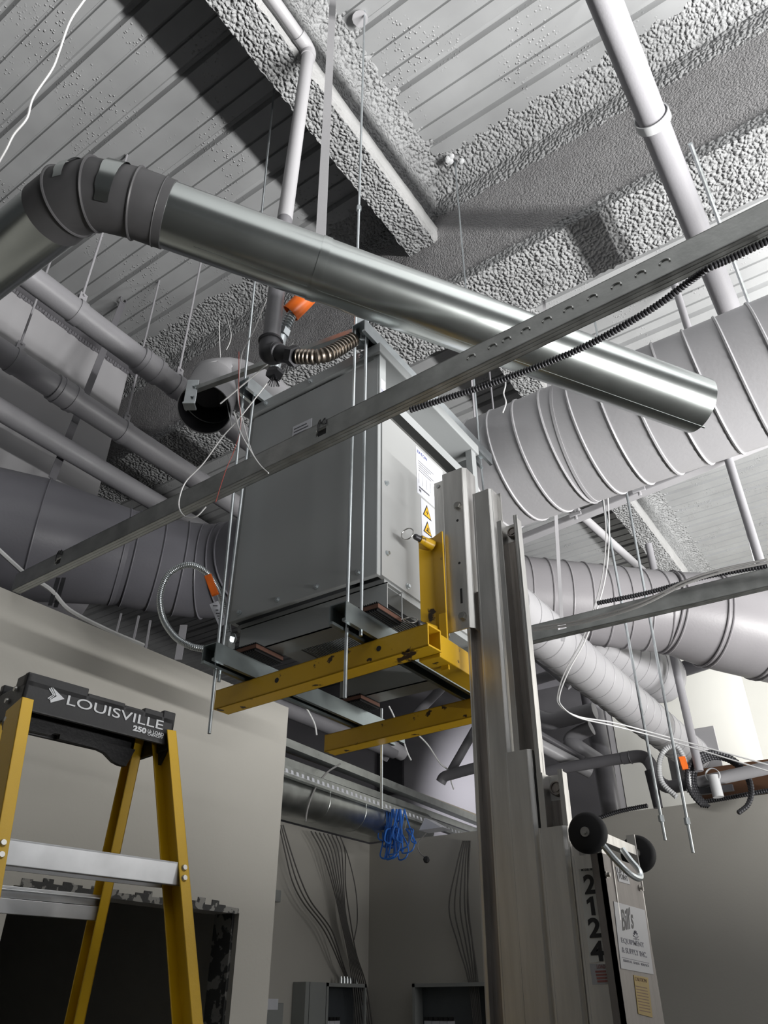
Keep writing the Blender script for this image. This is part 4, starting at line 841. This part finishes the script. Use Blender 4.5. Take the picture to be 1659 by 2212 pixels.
t = thing('conduit_coil', P(1550, 1740, y=7.1), 'coil of grey flex conduit lying above the right partition', 'conduit')
c = P(1550, 1694, y=7.15)
for j in range(4):
    k = MB(); q = [c+R_*(math.cos(a)*(.27-.012*j))+zz_*(math.sin(a)*(.26-.008*j))+H_*(.03*j-.04)+R_*(.02*j) for a in [2*math.pi*i/40-1.2 for i in range(34)]]; flex(k, q[::3], .018, .024, .12, 8); k.build('loop', M['iron'], t, True)
a = P(1492, 1702, y=7.2); k = MB(); k.box((a.x, 7.15, 3.2), (a.x+.02, 7.2, a.z)); k.box((a.x, 7.15, 3.2), (a.x+.35, 7.2, 3.25)); tag(k.build('bracket', M['grey_black']), 'black angle bracket on the partition top below the coil', 'bracket')
# dark cluster between mast and white wall
def simple_pipe(label, pts, r, m='grey', name='pipe', n=6, seg=18):
    k = MB(); k.tube(smooth_path(pts, n) if len(pts) > 2 else pts, r, seg); return tag(k.build(name, M[m], None, True), label, 'pipe')
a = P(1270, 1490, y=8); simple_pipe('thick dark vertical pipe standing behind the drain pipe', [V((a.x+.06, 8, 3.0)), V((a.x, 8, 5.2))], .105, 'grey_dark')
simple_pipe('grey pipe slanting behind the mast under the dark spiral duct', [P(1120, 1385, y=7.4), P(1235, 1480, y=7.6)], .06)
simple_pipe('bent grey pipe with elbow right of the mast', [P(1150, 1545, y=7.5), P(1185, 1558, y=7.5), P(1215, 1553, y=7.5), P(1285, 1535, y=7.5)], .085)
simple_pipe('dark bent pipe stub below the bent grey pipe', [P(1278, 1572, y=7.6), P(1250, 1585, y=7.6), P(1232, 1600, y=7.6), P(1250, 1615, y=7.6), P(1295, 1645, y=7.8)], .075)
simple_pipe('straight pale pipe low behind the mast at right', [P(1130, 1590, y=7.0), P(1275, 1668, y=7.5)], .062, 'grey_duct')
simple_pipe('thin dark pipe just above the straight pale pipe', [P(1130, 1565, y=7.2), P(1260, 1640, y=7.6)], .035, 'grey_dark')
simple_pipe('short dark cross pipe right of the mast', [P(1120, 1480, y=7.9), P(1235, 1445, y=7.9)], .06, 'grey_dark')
# ================================================================== ALCOVE
t = thing('oval_duct', (-4.85, 6.2, 3.2), 'dull silver duct above the alcove with crumpled end', 'duct')
k = MB(); p0, p1 = P(520, 1688, x=-4.9), P(908, 1793, x=-4.9); k.cyl(p0, p1, .19, 40); k.build('duct_wall', M['galv'], t, True)
d = (p1-p0).normalized()
for f in (.35, .55, .8): MB().ring(p0.lerp(p1, f), d, .19, .004, 40, 6).build('seam', M['galv'], t, True)
k = MB(); k.box((-5.28, 4.2, 3.205), (-4.78, 7.4, 3.26)); k.build('lower_pan', M['galv'], t)
def angle_bar(label, p0, p1, w, h, holes=True, m='galv'):
    p0, p1 = V(p0), V(p1); d = (p1-p0).normalized(); s = d.cross(zz_).normalized(); L = (p1-p0).length
    t = thing('strut_rail', p0.lerp(p1, .5), label, 'rail'); k = MB(); k.obox(p0, d, s, zz_, (0, 0, -h), (L, .004, 0)); k.obox(p0, d, s, zz_, (0, -w, -h), (L, 0, -h+.004)); k.obox(p0, d, s, zz_, (0, -w, -.004), (L, 0, 0)); k.build('rail_body', M[m], t)
    if holes:
        k = MB(); x = .05; o = [(0, -.018), (L, -.018), (L, -.015)]; teeth = []
        while x < L-.06: teeth.append(x); x += .075
        for x in reversed(teeth): o += [(x+.035, -.015), (x+.025, .016), (x-.008, .016), (x, -.015)]
        o += [(0, -.015)]; N = len(o); q = [p0+d*a-zz_*(h*.5)+zz_*b+s*.0045 for a, b in o]
        k.add(q+[p+s*.001 for p in q], [tuple(range(N)), tuple(range(2*N-1, N-1, -1))]+[(i, (i+1) % N, N+(i+1) % N, N+i) for i in range(N)])
        k.build('slot_row', M['label'], t)
    return t
angle_bar('upper galvanised strut rail above the alcove', P(560, 1570, x=-4.75), P(1060, 1775, x=-4.75), .10, .075, False)
angle_bar('middle galvanised strut rail above the alcove with cream pipe below', P(560, 1615, x=-4.85), P(1060, 1800, x=-4.85), .06, .07, False)
angle_bar('slotted lower strut rail lying on the silver alcove duct', P(560, 1632, x=-4.66), P(1050, 1812, x=-4.66), .05, .085, True)
simple_pipe('cream plastic pipe running under the middle strut rail', [P(560, 1592, x=-4.95), P(1050, 1775, x=-4.95)], .048, 'pvc')
simple_pipe('grey pipe running high above the alcove strut rails', [P(560, 1510, x=-5.1), P(850, 1625, x=-5.1)], .075, 'grey_dark')
simple_pipe('short grey pipe end with collar against the dark wall square', [P(835, 1607, x=-5.1), P(868, 1628, x=-5.1)], .085, 'grey')
k = MB(); a = P(870, 1640, y=10.98); k.box((a.x-.5, 10.93, a.z-.55), (a.x+.02, 10.98, a.z+.42)); tag(k.build('wall_opening_plate', M['grey_black']), 'dark square on the far wall behind the grey pipe end', 'plate')
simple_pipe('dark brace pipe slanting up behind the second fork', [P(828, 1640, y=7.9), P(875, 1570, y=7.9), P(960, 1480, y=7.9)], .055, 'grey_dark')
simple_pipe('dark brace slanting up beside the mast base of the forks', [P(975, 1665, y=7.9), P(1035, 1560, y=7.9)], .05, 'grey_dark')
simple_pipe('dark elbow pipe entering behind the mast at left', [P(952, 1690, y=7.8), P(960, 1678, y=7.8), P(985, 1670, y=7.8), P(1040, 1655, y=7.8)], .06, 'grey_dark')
for lab, pts in (('white cable arching beside the left partition end', [(655, 1520), (668, 1540), (680, 1565), (684, 1588)]),
                 ('white cable hanging behind the second fork', [(840, 1525), (850, 1545), (868, 1590), (880, 1625), (888, 1642)]),
                 ('white cable swooping down beside the mast', [(898, 1582), (925, 1610), (950, 1648), (968, 1664), (975, 1690), (980, 1705)])):
    cable(lab, [P(a, b, x=-4.5) for a, b in pts], .009)
cable('thin dark cable curving over the silver alcove duct', [P(735, 1650, x=-4.7), P(705, 1670, x=-4.7), P(680, 1705, x=-4.7), P(665, 1745, x=-4.7), P(660, 1775, x=-4.7)], .009, 'wire_grey')
# blue bundle
bt_ = P(845, 1755, y=6.9); t = thing('cable_bundle', P(850, 1850, y=6.9), 'tangled bundle of blue data cables hanging in the alcove', 'cable')
for i in range(20):
    x0 = 822+52*random.random(); dx = random.uniform(-20, 22)-(8 if i % 2 else -5); bt = 1800+58*random.random(); y_ = 6.9+random.uniform(-.08, .08)
    e = x0+dx+random.choice((-10, 14, 20)); k = MB(); k.tube(smooth_path([P(x0, 1748, y=y_), P(x0+dx*.3, 1775, y=y_), P(x0+dx*.8, bt-12, y=y_), P(x0+dx, bt, y=y_-.05), P(e, bt-6, y=y_-.06), P(e+4, bt-28, y=y_-.03), P((x0+e)/2, 1790, y=y_)], 6), .0075, 6); k.build('blue_cable', M['wire_blue'], t, True)
# cables falling to the panels
for i in range(3):
    o = i*7; cable('grey cable drooping from the partition end toward the left panel', [P(603+o*.6, 1782, x=-5.2), P(618+o, 1850, x=-5.2), P(632+o*1.4, 1905, x=-5.2), P(655+o*1.3, 1950, x=-5.2), P(700+o*1.2, 2010, x=-5.2), P(735+o*.5, 2085, x=-5.2), P(752+o*.3, 2125, x=-5.25)], .007, 'wire_dark', 'grey cables drooping at the partition end')
for i in range(8):
    o = i*4.2; b = i*9; cable('grey cable in the bundle dropping beside the left panel', [P(672+b, 1796+i*1.5, x=-5.2), P(695+b*.8, 1840, x=-5.2), P(718+b*.45, 1910, x=-5.2), P(735+o*.5+(6 if i == 7 else 0), 1980, x=-5.2), P(752+o*.6, 2060, x=-5.2), P(762+o, 2130, x=-5.2), P(772+o*1.2, 2240, x=-5.2)], .007, 'wire_dark', 'grey cables dropping to the left panel')
cable('single grey cable bowing out from the bundle beside the left panel', [P(735, 1808, x=-5.15), P(752, 1850, x=-5.15), P(768, 1920, x=-5.15), P(772, 1985, x=-5.15), P(765, 2030, x=-5.15)], .006, 'wire_dark')
for i in range(6):
    o = i*4; w = (-18, -10, -2, 4, 8, 2)[i]; cable('grey cable dropping behind the mast to the right panel', [P(1000+o*.8, 1816, y=7.38), P(992+o+w*.3, 1870, y=7.38), P(988+o+w, 1960, y=7.38), P(1000+o+w*.6, 2040, y=7.38), P(1012+o, 2120, y=7.38), P(1026+o*.8, 2240, y=7.38)], .007, 'wire_dark', 'grey cables dropping to the right panel')
cable('thin cord with black plug dangling from the white boot', [P(920, 1800, y=7.2), P(903, 1822, y=7.2), P(906, 1840, y=7.2), P(919, 1853, y=7.2)], .006, 'wire_grey')
c = P(921, 1857, y=7.2); k = MB(); k.ball(c, .035, 8); tag(k.build('cord_plug', M['black'], None, True), 'small black plug at the end of the dangling cord', 'plug')
k = MB(); a, b = P(915, 1772, y=7.3), P(968, 1812, y=7.3); k.hexa([(a.x, 7.2, 3.22), (b.x, 7.2, 3.22), (b.x, 7.4, 3.22), (a.x, 7.4, 3.22), (a.x+.08, 7.2, a.z), (b.x-.02, 7.2, b.z+.1), (b.x-.02, 7.4, b.z+.1), (a.x+.08, 7.4, a.z)]); tag(k.build('duct_boot', M['label'], None, False, .01), 'white wrapped boot at the crumpled end of the alcove duct', 'boot')
# electrical panels
def epanel(label, o, ex, n_, w, ztop, door):
    o, ex, n_ = V(o), V(ex), V(n_); t = thing('electrical_panel', o+ex*(w/2)+zz_*(ztop-1.1-o.z), label, 'panel'); z0 = ztop-1.1
    F_ = lambda k, a, b: k.obox(V((o.x, o.y, 0)), ex, n_, zz_, a, b)
    k = MB(); 
    for a, b in (((door, .0, ztop-.03), (w, .15, ztop)), ((door, 0, z0), (w, .15, z0+.03)), ((door, 0, z0), (door+.03, .15, ztop)), ((w-.03, 0, z0), (w, .15, ztop))): F_(k, a, b)
    k.build('casing', M['panelgrey'], t)
    k = MB(); F_(k, (door+.03, .002, z0+.03), (w-.03, .012, ztop-.03)); k.build('back_plate', M['panel_in'], t)
    if door > .05: k = MB(); F_(k, (0, 0, z0), (door-.01, .15, ztop)); k.build('door', M['panelgrey'], t); k = MB(); F_(k, (.055, .149, z0), (.06, .152, ztop)); k.build('door_edge', M['ink'], t)
    k = MB(); zt = ztop-.30
    for i in range(4): F_(k, (door+.05+i*.085, .013, zt-.06), (door+.05+i*.085+.08, .02, zt)); 
    k.build('label_strip', M['label'], t)
    k = MB()
    for i in range(6): F_(k, (door+.05+i*.055, .013, zt+.002), (door+.05+i*.055+.045, .03, zt+.03))
    k.build('breaker_row', M['ink'], t)
    return t
epanel('open electrical panel on the left alcove wall under the cables', (-5.327, 6.284, 0), (0, 1, 0), (1, 0, 0), .945, 1.862, .31)
epanel('open electrical panel on the right alcove wall behind the mast', (-4.70, 7.467, 0), (1, 0, 0), (0, -1, 0), .86, 1.862, 0)
for i in range(6):
    c = V((-5.22, 6.86+i*.05, 1.875)); k = MB(); k.cyl(c-zz_*.012, c+zz_*.03, .016, 8); k.cyl(c+zz_*.03, c+zz_*.045, .011, 8); tag(k.build('cable_connector', M['zinc'], None, True), 'small cable connector on top of the left electrical panel', 'connector', 'cable connectors on the left panel')
t = thing('breaker_cover', (-5.33, 6.0, 1.3), 'small grey panel with white sticker at the partition edge', 'panel')
k = MB(); k.box((-5.33, 5.87, 1.2), (-5.30, 6.14, 1.70)); k.build('cover', M['panelgrey'], t, False, .004); k = MB(); k.box((-5.30, 5.90, 1.65), (-5.297, 6.06, 1.73)); k.build('sticker', M['label'], t)
c = P(591, 1936, x=-5.33); k = MB(); k.box(c-V((0, .05, .05)), c+V((.05, .05, .05))); tag(k.build('junction_box', M['panelgrey'], None, False, .006), 'small grey box on the alcove wall by the partition end', 'box')
# ================================================================== LOOSE WIRES
cable('thin white cord slanting across the top left corner', [P(*p, d=2.6) for p in ((205, -30), (176, 8), (150, 48), (128, 110), (112, 150), (72, 210), (58, 255), (30, 290), (12, 325), (-20, 380))], .0042)
cable('white wire looping down the left front rod of the cabinet', [P(*p, y=1.72) for p in ((600, 600), (575, 650), (548, 715), (524, 760), (517, 810), (514, 850), (518, 880), (530, 930), (548, 985), (578, 1028))], .0028)
cable('thin white wire hanging in front of the duct stub', [P(*p, y=2.2) for p in ((474, 693), (474, 730), (477, 780), (483, 830), (492, 880), (500, 920))], .0028)
cable('short curled white wire beside the sprayed girder', [P(*p, y=2.5) for p in ((492, 693), (499, 720), (497, 738), (489, 756))], .003)
cable('stiff white wire crossing the mouth of the duct stub', [P(*p, y=1.66) for p in ((632, 742), (560, 802), (476, 872))], .0034)
cable('white wire running down over the stud from the connector', [P(*p, y=1.41) for p in ((577, 828), (520, 900), (480, 945), (440, 1000), (402, 1040), (388, 1075), (388, 1100), (402, 1117), (425, 1115), (445, 1095))], .0024)
cable('thin red wire hanging over the stud left of the cabinet', [P(*p, y=1.41) for p in ((516, 760), (516, 850), (520, 920), (505, 975), (490, 1010), (478, 1045), (466, 1085))], .0012, 'wire_red')
cable('white wire end draped over the stud before the cabinet', [P(*p, y=1.41) for p in ((505, 890), (520, 935), (545, 980), (562, 1005), (580, 1022))], .0024)
cable('white cable running along the top of the left partition', [P(-20, 1172, x=-3.35), P(30, 1218, x=-3.3), P(58, 1242, x=-3.25), P(110, 1275, x=-3.15), P(150, 1318, x=-3.12), P(230, 1360, x=-3.1), P(310, 1394, x=-3.1)], .011)
for i, (px, py, pz, lab) in enumerate(((112, 1248, 1308, 'left dark strap standing on the left partition by the stud'), (124, 1248, 1312, 'right dark strap standing on the left partition by the stud'))):
    a, b = P(px+14, py, x=-3.14), P(px-4, pz, x=-3.14); k = MB(); k.beam(a, b, .02, .003, H_); tag(k.build('hanger_strap', M['iron']), lab, 'strap')
for px0, py0, px1, py1, w, lab in ((262, 1325, 240, 1410, .012, 'thin rod under the fat duct, nearest the left stud end'), (300, 1330, 280, 1420, .014, 'thin rod under the fat duct, second from the left stud end'), (325, 1340, 312, 1420, .014, 'thin rod under the fat duct, third from the left stud end'), (397, 1350, 385, 1425, .05, 'pale flat strap under the fat duct inside the flex loop')):
    a, b = P(px0, py0, x=-3.9), P(px1, py1, x=-3.9); k = MB(); k.beam(a, b, w, .005, H_); tag(k.build('hanger_strap', M['grey']), lab, 'strap')
for px, py, lab in ((1063, 860, 'thin rod in the dark gap above the pale duct'),):
    a = P(px, py, y=4.4); rod(lab, a.x, 4.4, 4.3, ZD, .008, 'grey')
a = P(1024, 880, y=4.2); k = MB(); k.beam((a.x, 4.2, 4.4), (a.x, 4.2, ZD), .03, .004, (1, 0, 0)); tag(k.build('hanger_strap', M['grey']), 'flat strap in the dark gap above the pale duct', 'strap')
